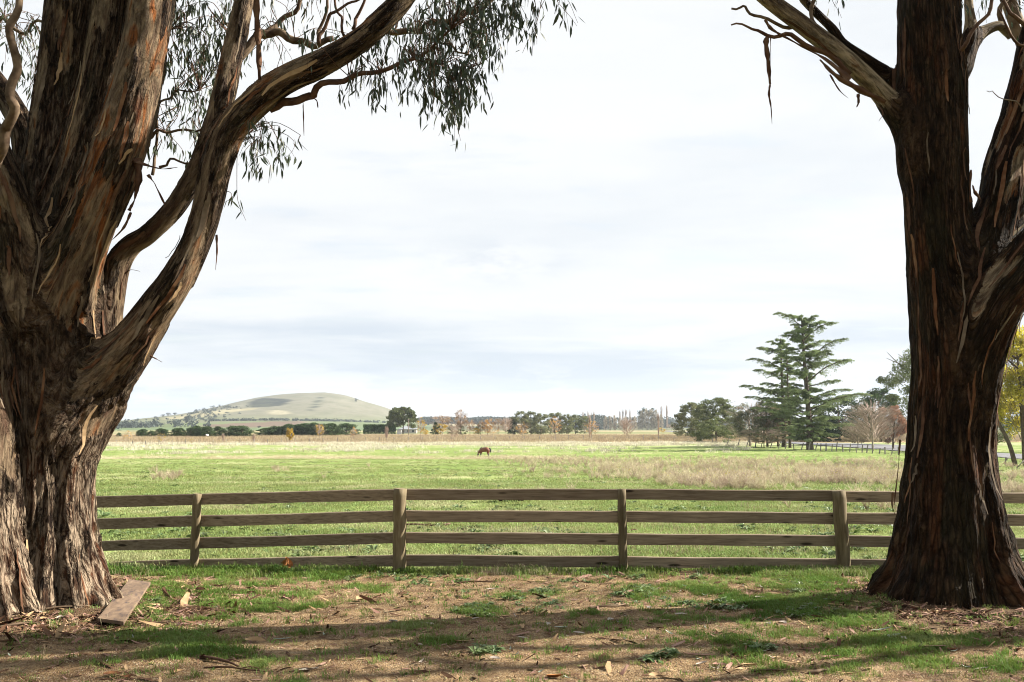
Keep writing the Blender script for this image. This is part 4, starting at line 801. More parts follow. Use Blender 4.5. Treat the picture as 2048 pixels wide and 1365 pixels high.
mb = MB(); box(mb, (0, 0, h - .35), (1.1, .14, .18)); box(mb, (-.45, 0, h - .18), (.08, .08, .16)); box(mb, (.45, 0, h - .18), (.08, .08, .16)); ob('crossarm', mb.mesh('crossarm', M['oldpost']), pl_)

# autumn trees in the middle distance; (px, base, top, width, style, label)
def style(st, h, w, sd, k=1.0):
    r_ = np.random.default_rng(sd)
    if st == 'sparse_yellow': return make_tree('s', 0, h, w, r_, 'yellow', low=.3, n=130, leaf=h*.032, shape='round', nclump=26, csz=.2, bare=70, thick=h*.0065, trunkmat='paletrunk', tr=.016)
    if st == 'sparse_orange': return make_tree('s', 0, h, w, r_, 'orange', low=.3, n=150, leaf=h*.026, shape='round', nclump=30, csz=.2, bare=90, thick=h*.004, trunkmat='paletrunk', tr=.016)
    if st == 'full_yellow': return make_tree('s', 0, h, w, r_, 'yellow', low=.12, n=900, leaf=h*.035, nclump=22, csz=.3, bare=30, thick=h*.006, tr=.016)
    if st == 'full_orange': return make_tree('s', 0, h, w, r_, 'orange', low=.1, n=1500, leaf=h*.022, nclump=26, csz=.25, bare=80, thick=h*.004, tr=.016)
    if st == 'buff': return make_tree('s', 0, h, w, r_, 'buff', low=.2, n=900, leaf=h*.018, nclump=26, csz=.24, bare=160, thick=h*.004, tr=.018)
    if st == 'bare': return make_tree('s', 0, h, w, r_, None, low=.2, n=0, bare=260, thick=h*.0045, tr=.016, trunkmat='paletrunk')
    if st == 'dark': return make_tree('s', 0, h, w, r_, 'darkgreen', low=.0, n=1800, leaf=h*.03, nclump=34, csz=.28, shape='bush')
    if st == 'green': return make_tree('s', 0, h, w, r_, 'dullgreen', low=.0, n=1800, leaf=h*.028, nclump=36, csz=.26, shape='bush')
    if st == 'belt': return make_tree('s', 0, h, w, r_, 'oakgreen', low=.0, n=4800, leaf=h*.020, nclump=70, csz=.2, shape='bush')
    if st == 'gum': return make_tree('s', 0, h, w, r_, 'greygreen', low=.25, n=1800, leaf=h*.024, nclump=18, csz=.3)
    if st == 'poplar': return make_tree('s', 0, h, w, r_, 'poplar', low=.04, n=700, leaf=h*.016, shape='round', nclump=40, csz=.25, hollow=0, bare=110, thick=h*.0035, tr=.012, trunkmat='paletrunk')
    if st == 'barepoplar': return make_tree('s', 0, h, w, r_, None, low=.1, n=0, shape='column', bare=130, thick=h*.0035, tr=.012, trunkmat='paletrunk')
    if st == 'blue': return make_tree('s', 0, h, w, r_, 'blueveg', low=.05, n=500, leaf=h*.05, nclump=14, csz=.36)
    if st == 'dome': return make_tree('s', 0, h, w, r_, 'darkgreen', low=.05, n=3600, leaf=h*.022, shape='dome', nclump=46, csz=.24)
LIST = [
 ('sapling', 258, 892, 861, 26, 'sparse_orange', 'thin sapling with scattered orange leaves nearest the left gum along the far fence'),
 ('sapling', 322, 891, 866, 18, 'sparse_yellow', 'small sapling with a yellow top before the long conifer hedge'),
 ('sapling', 446, 888, 866, 6, 'bare', 'tiny bare twiggy sapling right of the far pale animal'),
 ('sapling', 507, 887, 867, 7, 'bare', 'tiny bare sapling at the left end of the taller conifer hedge'),
 ('sapling', 383, 891, 878, 9, 'sparse_yellow', 'very low yellowish shrub at the foot of the far fence'),
 ('young_tree', 579, 886, 853, 18, 'full_yellow', 'dense golden-yellow young tree before the taller conifer hedge'),
 ('young_tree', 640, 885, 845, 21, 'sparse_yellow', 'open young tree with bright yellow leaf specks before the taller hedge'),
 ('young_tree', 707, 884, 854, 14, 'sparse_orange', 'thin young tree with brownish leaves before the single conifer'),
 ('sapling', 773, 883, 852, 7, 'bare', 'slender leafless sapling before the clipped hedge'),
 ('young_tree', 842, 884, 836, 20, 'sparse_yellow', 'young tree with a yellow tip right of the power pole'),
 ('young_tree', 908, 883, 848, 22, 'bare', 'fanned bare young tree before the autumn trees by the farm'),
 ('young_tree', 984, 880, 851, 30, 'sparse_orange', 'bare-stemmed young tree with rusty leaf tips beyond the horse'),
 ('young_tree', 1045, 882, 843, 28, 'sparse_orange', 'orange-topped young tree before the left end of the green belt'),
 ('young_tree', 1022, 869, 838, 18, 'bare', 'pinkish bare tree at the left end of the green belt'),
 ('young_tree', 1111, 882, 834, 26, 'sparse_orange', 'tall open young tree with orange leaves before the middle of the green belt'),
 ('young_tree', 1183, 883, 841, 32, 'sparse_orange', 'low spreading orange-leaved tree at the right end of the green belt'),
 ('young_tree', 1180, 882, 828, 12, 'barepoplar', 'tall bare pole-like young tree rising from the orange spreading one'),
 ('young_tree', 1254, 880, 832, 26, 'bare', 'leafless young tree standing before the row of poplars'),
 ('young_tree', 1317, 881, 826, 9, 'barepoplar', 'slim bare young tree right of the domed tree'),
 ('autumn_tree', 871, 872, 846, 17, 'dark', 'dark evergreen shrub tree beside the farm house'),
 ('autumn_tree', 884, 871, 827, 42, 'buff', 'wide wintry buff-coloured tree behind the yellow one'),
 ('autumn_tree', 881, 872, 846, 32, 'full_yellow', 'bright yellow-leaved low tree right of the farm house'),
 ('autumn_tree', 851, 873, 858, 14, 'full_yellow', 'small yellow tree touching the farm house on its right'),
 ('autumn_tree', 921, 871, 818, 27, 'buff', 'tall tufted tan tree standing above its neighbours left of the belt'),
 ('autumn_tree', 905, 871, 851, 24, 'green', 'low green bush tree below the tall tufted tan tree'),
 ('autumn_tree', 940, 871, 838, 24, 'buff', 'greyish buff tree right of the tall tufted tan tree'),
 ('autumn_tree', 923, 871, 852, 18, 'green', 'small dark green tree under the tall tan tree'),
 ('autumn_tree', 951, 871, 855, 24, 'full_yellow', 'low yellow-green tree in the middle of the autumn group'),
 ('autumn_tree', 957, 870, 847, 9, 'green', 'narrow green conifer-shaped tree in the autumn group'),
 ('autumn_tree', 975, 871, 836, 26, 'full_orange', 'glowing orange tree in the autumn group'),
 ('autumn_tree', 964, 871, 842, 20, 'buff', 'pale bare-looking tree left of the glowing orange tree'),
 ('autumn_tree', 996, 871, 836, 28, 'buff', 'brown wintry tree right of the glowing orange tree'),
 ('autumn_tree', 1012, 871, 832, 22, 'bare', 'grey leafless tree against the left end of the green belt'),
 ('shelter_belt_tree', 1026, 870, 836, 26, 'dark', 'dark low evergreen at the left foot of the green belt'),
 ('shelter_belt_tree', 1042, 870, 822, 36, 'belt', 'tallest green tree of the belt, second at its left end'),
 ('shelter_belt_tree', 1062, 870, 824, 32, 'belt', 'third green tree of the belt from its left end'),
 ('shelter_belt_tree', 1082, 870, 826, 32, 'belt', 'fourth green tree of the belt from its left end'),
 ('shelter_belt_tree', 1100, 869, 826, 30, 'belt', 'fifth green tree of the belt from its left end'),
 ('shelter_belt_tree', 1118, 869, 826, 28, 'belt', 'sixth green tree of the belt from its left end'),
 ('shelter_belt_tree', 1134, 869, 829, 26, 'belt', 'seventh green tree of the belt from its left end'),
 ('shelter_belt_tree', 1151, 868, 830, 26, 'belt', 'eighth green tree of the belt, lower than those to its left'),
 ('shelter_belt_tree', 1168, 868, 833, 26, 'belt', 'last green tree at the right end of the belt'),
 ('poplar_tree', 1166, 861.5, 821, 8, 'barepoplar', 'bare feathery poplar above the right end of the green belt'),
 ('poplar_tree', 1176, 861.5, 820, 7, 'barepoplar', 'second bare feathery poplar above the end of the belt'),
 ('poplar_tree', 1188, 861.5, 822, 8, 'barepoplar', 'third bare feathery poplar right of the belt end'),
 ('round_tree', 1296, 861, 815.5, 44, 'dome', 'big dome-shaped dark tree behind the poplar row'),
 ('poplar_tree', 1323, 861, 809, 8, 'barepoplar', 'tall bare poplar just right of the domed tree'),
 ('poplar_tree', 1334, 861, 809, 10, 'barepoplar', 'tallest bare poplar right of the domed tree'),
 ('round_tree', 1343, 861.5, 848, 22, 'buff', 'low brownish tree at the foot of the tallest bare poplar'),
 ('field_shrub', 1324, 867, 855, 20, 'full_yellow', 'yellow-green shrub beside the distant road'),
]
for i, (nm, px, base, top, wpx, st, lb) in enumerate(LIST):
    g_, k = at(px, base, top); h = (base - top)*k*1.04; w_ = wpx*k*{'belt': 1.6, 'dark': 1.3, 'green': 1.4, 'dome': 1.2}.get(st, 1.1); place(nm, lb, 'shrub' if 'shrub' in nm else 'tree', style(st, h, w_, 300 + i), g_, 0, {'sapling': 'young trees along the far wire fence', 'young_tree': 'young trees along the far wire fence', 'autumn_tree': 'autumn trees around the far farm', 'shelter_belt_tree': 'green belt of trees beyond the dry paddock', 'poplar_tree': 'far poplars'}.get(nm))
pk = [make_tree('p', 0, 1, .38, np.random.default_rng(70 + i), 'poplar', low=.0, n=1500, leaf=.017, nclump=60, csz=.3, hollow=0, shape='bush', bare=30, thick=.004, tr=.012) for i in range(3)]
for i, px in enumerate([1207, 1216, 1225, 1235, 1244, 1255, 1264, 1272, 1279, 1287, 1297, 1306, 1315]):
    g_, k = at(px, 861 if px > 1270 else 861.3, 0); g_.y -= 30; top = [832, 831, 831, 833, 832, 834, 832, 833, 822, 818, 817, 820, 829][i]; h = (861 - top)*k
    place('poplar_tree', f'{ORD[i]} grey-brown poplar from the left in the tight poplar row', 'tree', pk[i % 3], g_, r.random()*6, 'row of grey-brown poplars', (h*.95, h*.95, h))
dk = [make_tree('p', 0, 1, .9, np.random.default_rng(80 + i), 'darkgreen', low=.03, n=900, leaf=.04, nclump=24, csz=.3) for i in range(2)]
for i, (px, top) in enumerate([(1213, 831), (1232, 833), (1250, 832), (1268, 833)]):
    g_, k = at(px, 860.6, 0); h = (861 - top)*k; place('dark_tree', f'{ORD[i]} dark tree from the left showing between the poplars of the row', 'tree', dk[i % 2], g_, r.random()*6, 'dark trees behind the poplar row', (h*.75, h*.75, h))
for i, (px, top) in enumerate([(1192, 829), (1246, 817), (1240, 819), (1252, 815), (1260, 816), (1204, 826), (1228, 828), (1219, 829), (1183, 823)]):
    g_, k = at(px, 860.7, 0); h = (861 - top)*k; place('poplar_tree', ['pale bare poplar just left of the tight row', 'central one of three bare poplar tips above the row', 'left one of the three bare poplar tips above the row', 'right one of three bare poplar tips above the row', 'bare poplar tip touching the domed tree side', 'bare tip over the left end of the row', 'bare tip over the third poplar of the row', 'lowest bare tip over the poplar row', 'leftmost feathery tip between belt and poplar row'][i], 'tree', style('barepoplar', h, h*.2, 400 + i), g_, 0, 'far poplars')

# trees on and before the hill
bk = [make_tree('b', 0, 1, 1.1, np.random.default_rng(90 + i), 'blueveg', low=.04, n=560, leaf=.05, nclump=14, csz=.36, tr=.03) for i in range(4)]
HT = [(394, 826, 819, 14, 'lone round tree on the skyline of the low left shoulder'), (408, 823, 819.5, 10, 'small flat tree right of the lone round one on the skyline'), (337, 832, 826, 11, 'skyline tree with a broad crown left of the hill'), (349, 831, 825.5, 10, 'tall-stemmed skyline tree beside the broad-crowned one'),
      (312, 838, 833, 9, 'skyline tree at the left end of the shoulder'), (326, 835, 829, 10, 'darker skyline tree on the shoulder'), (273, 843, 839, 11, 'low skyline tree above the far bush'), (292, 841, 840, 5, 'tiny skyline tree on the left ridge'), (252, 847, 841, 12, 'dark tree near the foot of the left ridge'), (263, 845, 842, 7, 'small tree near the foot of the left ridge'),
      (236, 855, 843, 16, 'tall bush tree right beside the left gum'), (218, 857, 844, 18, 'dense bush tree touching the left gum'), (246, 854, 846, 12, 'third bush tree from the left gum'), (276, 854, 846, 12, 'rounded tree low on the slope'), (298, 852, 844.5, 11, 'left one of a trio of slope trees'), (313, 851, 843, 13, 'middle one of the trio of slope trees'), (326, 851, 846, 10, 'right one of the trio of slope trees'),
      (338, 850, 841.5, 12, 'dense slope tree left of the tall gum on the slope'), (349, 850, 841, 11, 'second dense slope tree left of the tall gum'), (373, 847, 831, 21, 'tall pale gum standing on the slope'), (411, 844, 838.5, 9, 'tree at the left end of the brown ploughed field'), (423, 844, 837.5, 12, 'larger tree at the end of the brown ploughed field'),
      (222, 868, 858, 18, 'dark bush before the ridge next to the left gum'), (239, 867, 860, 12, 'smaller dark bush before the ridge near the left gum'), (210, 870, 864, 12, 'low bush half behind the left gum'), (518, 857, 852, 8, 'small dark tree on the brown ploughed field edge'), (713, 804, 797, 9, 'lone wind-shaped tree on the right skyline of the hill')]
for i, (px, base, top, wpx, lb) in enumerate(HT):
    q = HP(px, base); k = q.y/F; h = max(3.5, (base - top)*k*1.15); place('hill_tree', lb, 'tree', bk[i % 4], q, r.random()*6, 'scattered blue-grey trees on the hill and ridge', (wpx*k*.95, wpx*k*.95, h))
# distant hedgerows and woods too far to count
def mass(name, label, pts, wjit, h, n, mat, size, hillp=True):
    C = []
    pts = np.array(pts, float); seg = np.cumsum(np.concatenate([[0], np.hypot(*np.diff(pts, axis=0).T)])); 
    for _ in range(n//24):
        u = r.random()*seg[-1]; px = np.interp(u, seg, pts[:, 0]); py = np.interp(u, seg, pts[:, 1]); q = HP(px, py) if hillp else GP(px, py)
        c = np.array(q) + r.normal(size=3)*np.array([wjit, wjit, 0]); hh = h*r.uniform(.5, 1.2); C.append(c + r.normal(size=(24, 3))*np.array([hh*.4, hh*.4, hh*.22]) + np.array([0, 0, hh*.45]))
    v, q = leafquads(np.vstack(C), size, r); ob(name, mesh(name, v, q, M[mat]), kind='stuff', label=label, category='woodland')
mass('distant_hedgerow', 'thin dark hedgerow line running below the hill', [(420, 842.5), (560, 841.5), (700, 844), (775, 846.5)], 3, 5, 3600, 'blueveg', 1.6)
mass('hillside_scrub', 'speckled scrub climbing the left slope of the hill', [(385, 843), (410, 833), (435, 822), (462, 814)], 26, 5, 2600, 'blueveg', 1.4)
mass('distant_bush', 'hazy bushland at the far left foot of the hill', [(-200, 858), (214, 857), (250, 856), (300, 854)], 40, 11, 5200, 'blueveg', 2.5)
def ridge(name, label, xa, xb, top, base, dist, n):
    C = []
    for _ in range(n//30):
        px = r.uniform(xa, xb); tp = np.interp(px, *zip(*top)); q = P(px, base, dist + r.normal()*25); k = q.y/F; hh = (base - tp)*k*r.uniform(.75, 1.0)
        C.append(np.array(q) + r.normal(size=(30, 3))*np.array([hh*.35, hh*.3, hh*.16]) + np.array([0, 0, hh*.6])); C.append(np.array(q) + r.normal(size=(8, 3))*np.array([hh*.3, hh*.3, hh*.15]) + np.array([0, 0, hh*.25]))
    v, q = leafquads(np.vstack(C), 2.3, r); ob(name, mesh(name, v, q, M['blueveg']), kind='stuff', label=label, category='woodland')
ridge('far_woodland', 'blue far-off wood on the skyline behind the autumn trees', 842, 936, [(842, 834), (860, 834), (900, 835), (936, 836)], 846.5, 2000, 9000)
ridge('far_woodland', 'longer blue far-off wood right of the tall tan tree', 934, 1075, [(934, 837), (950, 834.5), (970, 833), (1000, 835), (1075, 836)], 846.5, 2000, 11000)
ridge('far_woodland', 'blue-grey far wood seen behind the bare poplars', 1150, 1205, [(1150, 832), (1190, 830), (1230, 833), (1290, 834)], 860, 1500, 9000)
ridge('far_woodland', 'blue far wood between the poplars and the green trees', 1300, 2300, [(1300, 832), (1340, 833), (1350, 834), (1366, 836), (1500, 836), (2300, 836)], 858, 1900, 14000)
ridge('far_woodland', 'low far wood beyond the left gum', -600, 250, [(-600, 846), (250, 848)], 857, 1500, 9000)

# ------------------------------------------------------------------ right-hand tree group
def big(nm, lb, px, base, top, wpx, sd, mat, n, leafpx, cat='tree', **kw):
    g_, k = at(px, base, top); h = (base - top)*k*1.04; w_ = wpx*k*1.2
    return place(nm, lb, cat, make_tree(nm, 0, h, w_, np.random.default_rng(sd), mat, n=n, leaf=leafpx*k, **kw), g_, 0, 'trees right of the paddock')
big('leafy_tree', 'round grey-green tree at the left end of the right-hand tree group', 1383, 876, 806, 78, 1, 'oakgreen', 9500, 1.4, nclump=110, csz=.18, low=.0, shape='bush')
big('leafy_tree', 'broad dense olive tree, the fullest left of the cedars', 1432, 880, 797, 104, 2, 'dullgreen', 15000, 1.4, nclump=140, csz=.16, low=.02, shape='bush')
big('leafy_tree', 'low dark bushy tree at the foot of the broad olive tree', 1432, 886, 838, 84, 3, 'dullgreen', 6500, 1.4, nclump=70, csz=.2, low=.0, shape='bush')
big('gum_sapling', 'pale-limbed open gum with silver branches left of the cedars', 1500, 893, 800, 74, 4, 'greygreen', 6500, 1.3, nclump=44, csz=.2, low=.15, bare=120, thick=.05, trunkmat='paletrunk', nlimb=9)
big('gum_sapling', 'dull grey-green gum just left of the cedar trunks', 1535, 894, 794, 60, 5, 'greygreen', 5200, 1.3, nclump=40, csz=.2, low=.1, bare=160, thick=.045, tmat='baretwig')
big('autumn_tree', 'brownish half-bare tree behind the left cedar', 1556, 894, 812, 56, 6, 'buff', 3200, 1.1, nclump=40, csz=.2, low=.15, bare=260, thick=.05)
big('scrub_tree', 'many-stemmed brown scrub at the foot of the left cedar', 1528, 896, 856, 70, 7, 'greygreen', 2200, 1.2, nclump=40, csz=.2, low=.2, bare=220, thick=.06)
big('dark_conifer', 'dark conifer behind the cedars, left of the bare pink tree', 1680, 882, 790, 120, 8, 'darkgreen', 11000, 1.5, nclump=120, csz=.17, low=.0, shape='bush')
big('dark_conifer', 'green conifer mass between the bare pink tree and the right gum', 1762, 884, 776, 96, 9, 'conifer', 12000, 1.5, nclump=120, csz=.17, low=.0, shape='bush')
big('dark_conifer', 'low dark conifer in the shade right of the cedar trunks', 1640, 884, 835, 110, 10, 'darkgreen', 7000, 1.5, nclump=80, csz=.17, low=.0, shape='bush')
big('bare_tree', 'bare pinkish-grey winter tree by the road before the conifers', 1746, 902, 800, 78, 11, None, 0, 1, low=.2, bare=560, thick=.035, trunkmat='paletrunk', tr=.018, nlimb=9)
big('bare_tree', 'small bare twiggy tree left of the pinkish winter tree', 1716, 899, 845, 46, 12, None, 0, 1, low=.2, bare=420, thick=.035, trunkmat='paletrunk', tr=.016)
big('autumn_tree', 'rust-leaved tree half hidden by the right gum', 1786, 899, 812, 56, 13, 'rust', 8000, 1.3, nclump=40, csz=.2, low=.1, bare=300, thick=.035)
big('tall_gum', 'tall dark gum crown showing at the left side of the right gum trunk', 1842, 890, 690, 138, 14, 'dullgreen', 9000, 2.0, nclump=44, csz=.2, low=.25)
g_, k = at(2052, 934, 0); h = 290*k
yt = place('autumn_tree', 'yellow-green autumn tree at the right edge beyond the fence', 'tree', make_tree('y', 0, h, 175*k, np.random.default_rng(15), 'yellowgreen', low=.18, n=19000, leaf=2.3*k, nclump=80, csz=.2, bare=260, thick=.02, tmat='trunk', tr=.022, nlimb=9), g_, 0)
mb = MB(); p_ = catmull(np.array([(-1.0, -.2, -.2), (-1.5, -.2, h*.15), (-2.4, 0, h*.32), (-3.2, .2, h*.5)]), 4); tube(mb, p_, np.linspace(.24, .08, len(p_)), 8); ob('stem', mb.mesh('stem', M['trunk'], True), yt)
big('leafy_tree', 'olive tree behind the yellow autumn tree at the right edge', 2090, 905, 700, 150, 16, 'oakgreen', 6000, 2.2, nclump=50, csz=.2, low=.05)
big('leafy_tree', 'grey-green shrub row beyond the road at the right edge', 1985, 890, 790, 130, 17, 'dullgreen', 6000, 2.0, nclump=50, csz=.25, low=.0)

# ------------------------------------------------------------------ cedars: trunk, level boughs, flat needle sprays
def cedar(label, px, base, toppx, toprow, w, boughs, sd, dy=0):
    g_, k = at(px, base, 0); g_.y += dy; k = g_.y/F; r_ = np.random.default_rng(sd); root = thing('cedar_tree', label, 'tree', g_, 'three cedars right of the paddock')
    h = (base - toprow)*k; lean = (toppx - px)*k; mb = MB()
    tp = catmull(np.array([(0, 0, -.5), (lean*.1, 0, h*.25), (lean*.5, 0, h*.55), (lean*.9, 0, h*.85), (lean, 0, h)]), 5)
    tube(mb, tp, np.interp(np.linspace(0, 1, len(tp)), [0, .12, .5, 1], [w*.62*k, w*.45*k, w*.30*k, .05]), 10, True, .1); ob('trunk', mb.mesh('trunk', M['trunk'], True), root)
    N_ = []; ALL = MB()
    for (row, dx, rise) in boughs + [(r0 + 7, -d0*.62, s0*.5) for r0, d0, s0 in boughs[1::2]]:
        z0 = (base - row)*k; x0 = np.interp(z0, tp[:, 2], tp[:, 0]); Ln = abs(dx)*k; sg = np.sign(dx); az = r_.normal()*.35
        nb = 1 if Ln > 0 else 0
        def limb(x0, z0, Ln, sg, az, rise, rad):
            u = np.linspace(0, 1, 9); y = np.sin(az)*Ln*u; x = x0 + sg*np.cos(az)*Ln*u; z = z0 + rise*k*np.sin(u*1.7)/.99 + r_.normal(size=9)*.08; p = np.stack([x, y, z], 1)
            tube(ALL, p, np.linspace(rad, .03, 9), 5, False)
            ns = int(9 + Ln*6.0)
            for _ in range(ns):
                a = r_.uniform(.22, 1.0); c = np.array([np.interp(a, u, p[:, i_]) for i_ in range(3)]); sp = (1 - a)*.9 + .35
                d = np.array([sg*r_.uniform(.1, 1.0), r_.normal()*.8, 0]); d /= np.linalg.norm(d); sl = Ln*.26*sp*r_.uniform(.5, 1.1) + .5
                m_ = 20; tt = r_.random(m_); q = c + d*sl*tt[:, None]; q[:, 2] += -.30*sl*tt**1.6 + r_.normal(size=m_)*.06 + .16; q[:, :2] += r_.normal(size=(m_, 2))*.11; N_.append(q)
        limb(x0, z0, Ln, sg, az, rise, max(.07, .012*Ln + w*.04*k))
        for _ in range(3):   # boughs towards and away from the viewer fill the crown
            limb(x0, z0 + r_.normal()*.5, Ln*r_.uniform(.5, .85), r_.choice([-1, 1]), r_.choice([-1, 1])*r_.uniform(.7, 1.5), rise*.5, .06)
    p = np.vstack(N_); v, q = leafquads(p, .15, r_, .35, .5)
    ob('boughs', ALL.mesh('boughs', M['trunk'], True), root, kind='stuff'); ob('needles', mesh('needles', v, q, M['cedar']), root, kind='stuff')
cedar('tallest cedar, with the thickest trunk and layered level boughs', 1620, 900, 1610, 630, 13,
      [(655, -52, 26), (652, 30, 18), (668, 42, 22), (682, 64, 34), (690, -20, 8), (700, 56, 18), (712, -40, 6), (728, 84, 48), (742, 70, 20), (752, -36, 6), (768, 98, 40), (776, 62, 12), (790, -60, 10), (800, 76, 18), (808, -80, 8), (822, 112, 30), (836, 128, 46), (848, -60, 16), (838, -88, 16), (856, 90, 6), (866, 70, -4), (872, -46, -4), (640, -28, 8), (645, 16, 4), (676, -30, 8), (716, 34, 6), (786, 40, 6), (862, 40, -6), (840, 60, 4)], 31)
cedar('second cedar, shorter, with boughs reaching out to the left', 1579, 896, 1577, 678, 9,
      [(696, -24, 12), (700, 20, 10), (714, -52, 16), (722, 26, 6), (738, -62, 18), (748, 24, 4), (760, -66, 20), (778, -46, 8), (792, -62, 14), (806, -70, 10), (812, 20, 0), (826, -60, 8), (838, -48, 2), (856, -46, -4), (846, 30, 0), (686, -10, 6), (868, -30, -6), (800, -76, 26)], 32, 4)
cedar('slim middle cedar squeezed between the other two trunks', 1600, 898, 1598, 700, 5.5,
      [(716, -16, 8), (728, 18, 6), (746, -22, 6), (764, 20, 4), (786, -24, 4), (806, 24, 2), (828, -26, 0), (850, 24, -2), (866, -20, -4)], 33, 7)

# ------------------------------------------------------------------ far fences
def wirefence(name, label, posts, hpx, mat, rad, leansd, wires, hvar=.05, droop=0):
    r_ = np.random.default_rng(leansd); G_ = [GP(px, b_) for px, b_ in posts]; root = thing(name, label, 'fence', G_[0]); o0 = np.array(G_[0]); tops = []
    for i, g_ in enumerate(G_):
        h = hpx*g_.y/F*(1 + r_.normal()*hvar); ln = r_.normal()*droop + droop*1.2; g_ = np.array(g_); tp = g_ + np.array([ln*h, 0, h]); tops.append((g_, tp))
        mb = MB(); tube(mb, np.array([g_ - [0, 0, .3], (g_ + tp)/2, tp]), [rad*r_.uniform(.8, 1.3)]*3, 7, True, .15); ob('post', mb.mesh('post', mat, False, o0), root)
    for f in wires:
        mb = MB(); tube(mb, np.array([a*(1 - f) + b_*f for a, b_ in tops]) - np.array([0, .06, 0]), [.012]*len(tops), 4); ob('wire', mb.mesh('wire', M['wire'], False, o0), root)
bpx = [150, 180, 211, 232, 265, 291, 318, 344, 371, 398, 426, 452, 480, 508, 535, 563, 590, 619, 646, 675, 702, 731, 759, 788, 817, 845, 874, 902, 931, 961, 990, 1019, 1049, 1079, 1108, 1137, 1167, 1198, 1228, 1258, 1287, 1317, 1348, 1376, 1404, 1425, 1450]
wirefence('wire_fence', 'long thin wire fence with evenly spaced posts along the edge of the dry paddock', [(p_, np.interp(p_, [150, 210, 650, 1000, 1300, 1450], [893, 892, 886.5, 882.5, 882.5, 889])) for p_ in bpx], 10.5, M['oldpost'], .085, 5, (.35, .6, .9), .08, .01)
rp = [1452, 1475, 1492, 1510, 1522, 1540, 1556, 1570, 1588, 1602, 1617, 1630, 1641, 1652, 1663, 1672, 1686, 1699, 1713, 1724, 1733, 1745, 1758, 1770, 1783, 1797, 1812, 1830, 1860, 1900, 1940, 1985, 2010, 2050]
wirefence('old_post_fence', 'old wire fence with crooked leaning posts running in front of the road', [(p_, np.interp(p_, [1452, 1560, 1700, 1830, 2050], [892, 898, 905, 912, 932])) for p_ in rp], 15, M['oldpost'], .10, 6, (.3, .55, .85), .14, .16)
for px, py, a in ((2006, 928, .8), (2032, 938, .75)):
    g_ = GP(px, py); mb = MB(); tube(mb, np.array([g_, g_ + Vector((1.0, 0, 1.0))*a]), [.05, .04], 7)
    ob('leaning_post', mb.mesh('leaning_post', M['oldpost'], True, g_), None, g_, label='dark post tilted hard right beside the right gum' if px < 2020 else 'dark tilted post under the yellow tree', category='post')

# ------------------------------------------------------------------ horses
def horse(label, loc, rot, h, mats, rug=False):
    root = thing('horse', label, 'horse', loc, None, (0, 0, rot), h/1.55)
    bm_ = bpy.data.meshes.new('body')
    J = [(-.55, 0, 1.18, .29, .31), (-.15, 0, 1.13, .29, .33), (.25, 0, 1.14, .28, .33), (.55, 0, 1.20, .24, .30), (.82, 0, 1.02, .15, .22), (1.05, 0, .72, .11, .15), (1.18, 0, .46, .09, .12), (1.22, 0, .30, .085, .10), (1.28, 0, .10, .055, .06), # neck + head
         (-.72, .14, 1.0, .16, .22), (-.66, .15, .76, .10, .13), (-.80, .15, .50, .06, .07), (-.74, .15, .26, .04, .045), (-.70, .15, .05, .05, .05), (-.64, .15, .0, .05, .04),
         (-.62, -.14, 1.0, .16, .22), (-.52, -.15, .76, .10, .13), (-.62, -.15, .50, .06, .07), (-.54, -.15, .26, .04, .045), (-.50, -.15, .05, .05, .05), (-.44, -.15, .0, .05, .04),
         (.56, .13, .95, .12, .14), (.58, .14, .70, .075, .08), (.52, .14, .45, .055, .055), (.50, .14, .22, .038, .038), (.50, .14, .03, .05, .045),
         (.60, -.13, .95, .12, .14), (.72, -.14, .70, .075, .08), (.78, -.14, .45, .055, .055), (.92, -.14, .22, .038, .038), (1.0, -.14, .03, .05, .045)]
    E = [(0, 1), (1, 2), (2, 3), (3, 4), (4, 5), (5, 6), (6, 7), (7, 8), (0, 9), (9, 10), (10, 11), (11, 12), (12, 13), (13, 14), (0, 15), (15, 16), (16, 17), (17, 18), (18, 19), (19, 20), (3, 21), (21, 22), (22, 23), (23, 24), (24, 25), (3, 26), (26, 27), (27, 28), (28, 29), (29, 30)]
    bm_.from_pydata([j[:3] for j in J], E, []); o = bpy.data.objects.new('body', bm_); COL.objects.link(o)
    md = o.modifiers.new('s', 'SKIN'); sv = bm_.skin_vertices[0].data
    for i, j in enumerate(J): sv[i].radius = (j[3], j[4]); sv[i].use_root = i == 1
    o.modifiers.new('d', 'SUBSURF').levels = 2; o.modifiers['d'].render_levels = 2
    me = bpy.data.meshes.new_from_object(o.evaluated_get(bpy.context.evaluated_depsgraph_get())); bpy.data.objects.remove(o, do_unlink=True)
    me.name = 'body'; me.materials.clear(); me.materials.append(mats[0]); me.polygons.foreach_set('use_smooth', np.ones(len(me.polygons), bool)); ob('body', me, root)
    mb = MB(); tube(mb, catmull([(-.82, 0, 1.32), (-1.0, 0, 1.25), (-1.06, .02, 1.0), (-1.04, .03, .8)], 3), [.05, .07, .09, .1, .1, .1, .09, .08, .07, .02][:10], 7); ob('tail', mb.mesh('tail', mats[1], True), root)
    mb = MB(); tube(mb, catmull([(.5, 0, 1.45), (.74, 0, 1.28), (.98, 0, .95), (1.14, 0, .62)], 3), [.03, .05, .055, .055, .055, .055, .05, .05, .04, .02], 6); ob('mane', mb.mesh('mane', mats[1], True), root)
    for s_ in (-1, 1):
        mb = MB(); tube(mb, [(1.12, s_*.06, .60), (1.10, s_*.08, .70)], [.03, .008], 5); ob('ear', mb.mesh('ear', mats[0], True), root)
    if rug:
        mb = MB(); tube(mb, [(-.82, 0, 1.15), (-.4, 0, 1.17), (.1, 0, 1.16), (.5, 0, 1.17)], [.34, .38, .38, .36], 12); ob('rug', mb.mesh('rug', mats[2], True), root)
    return root
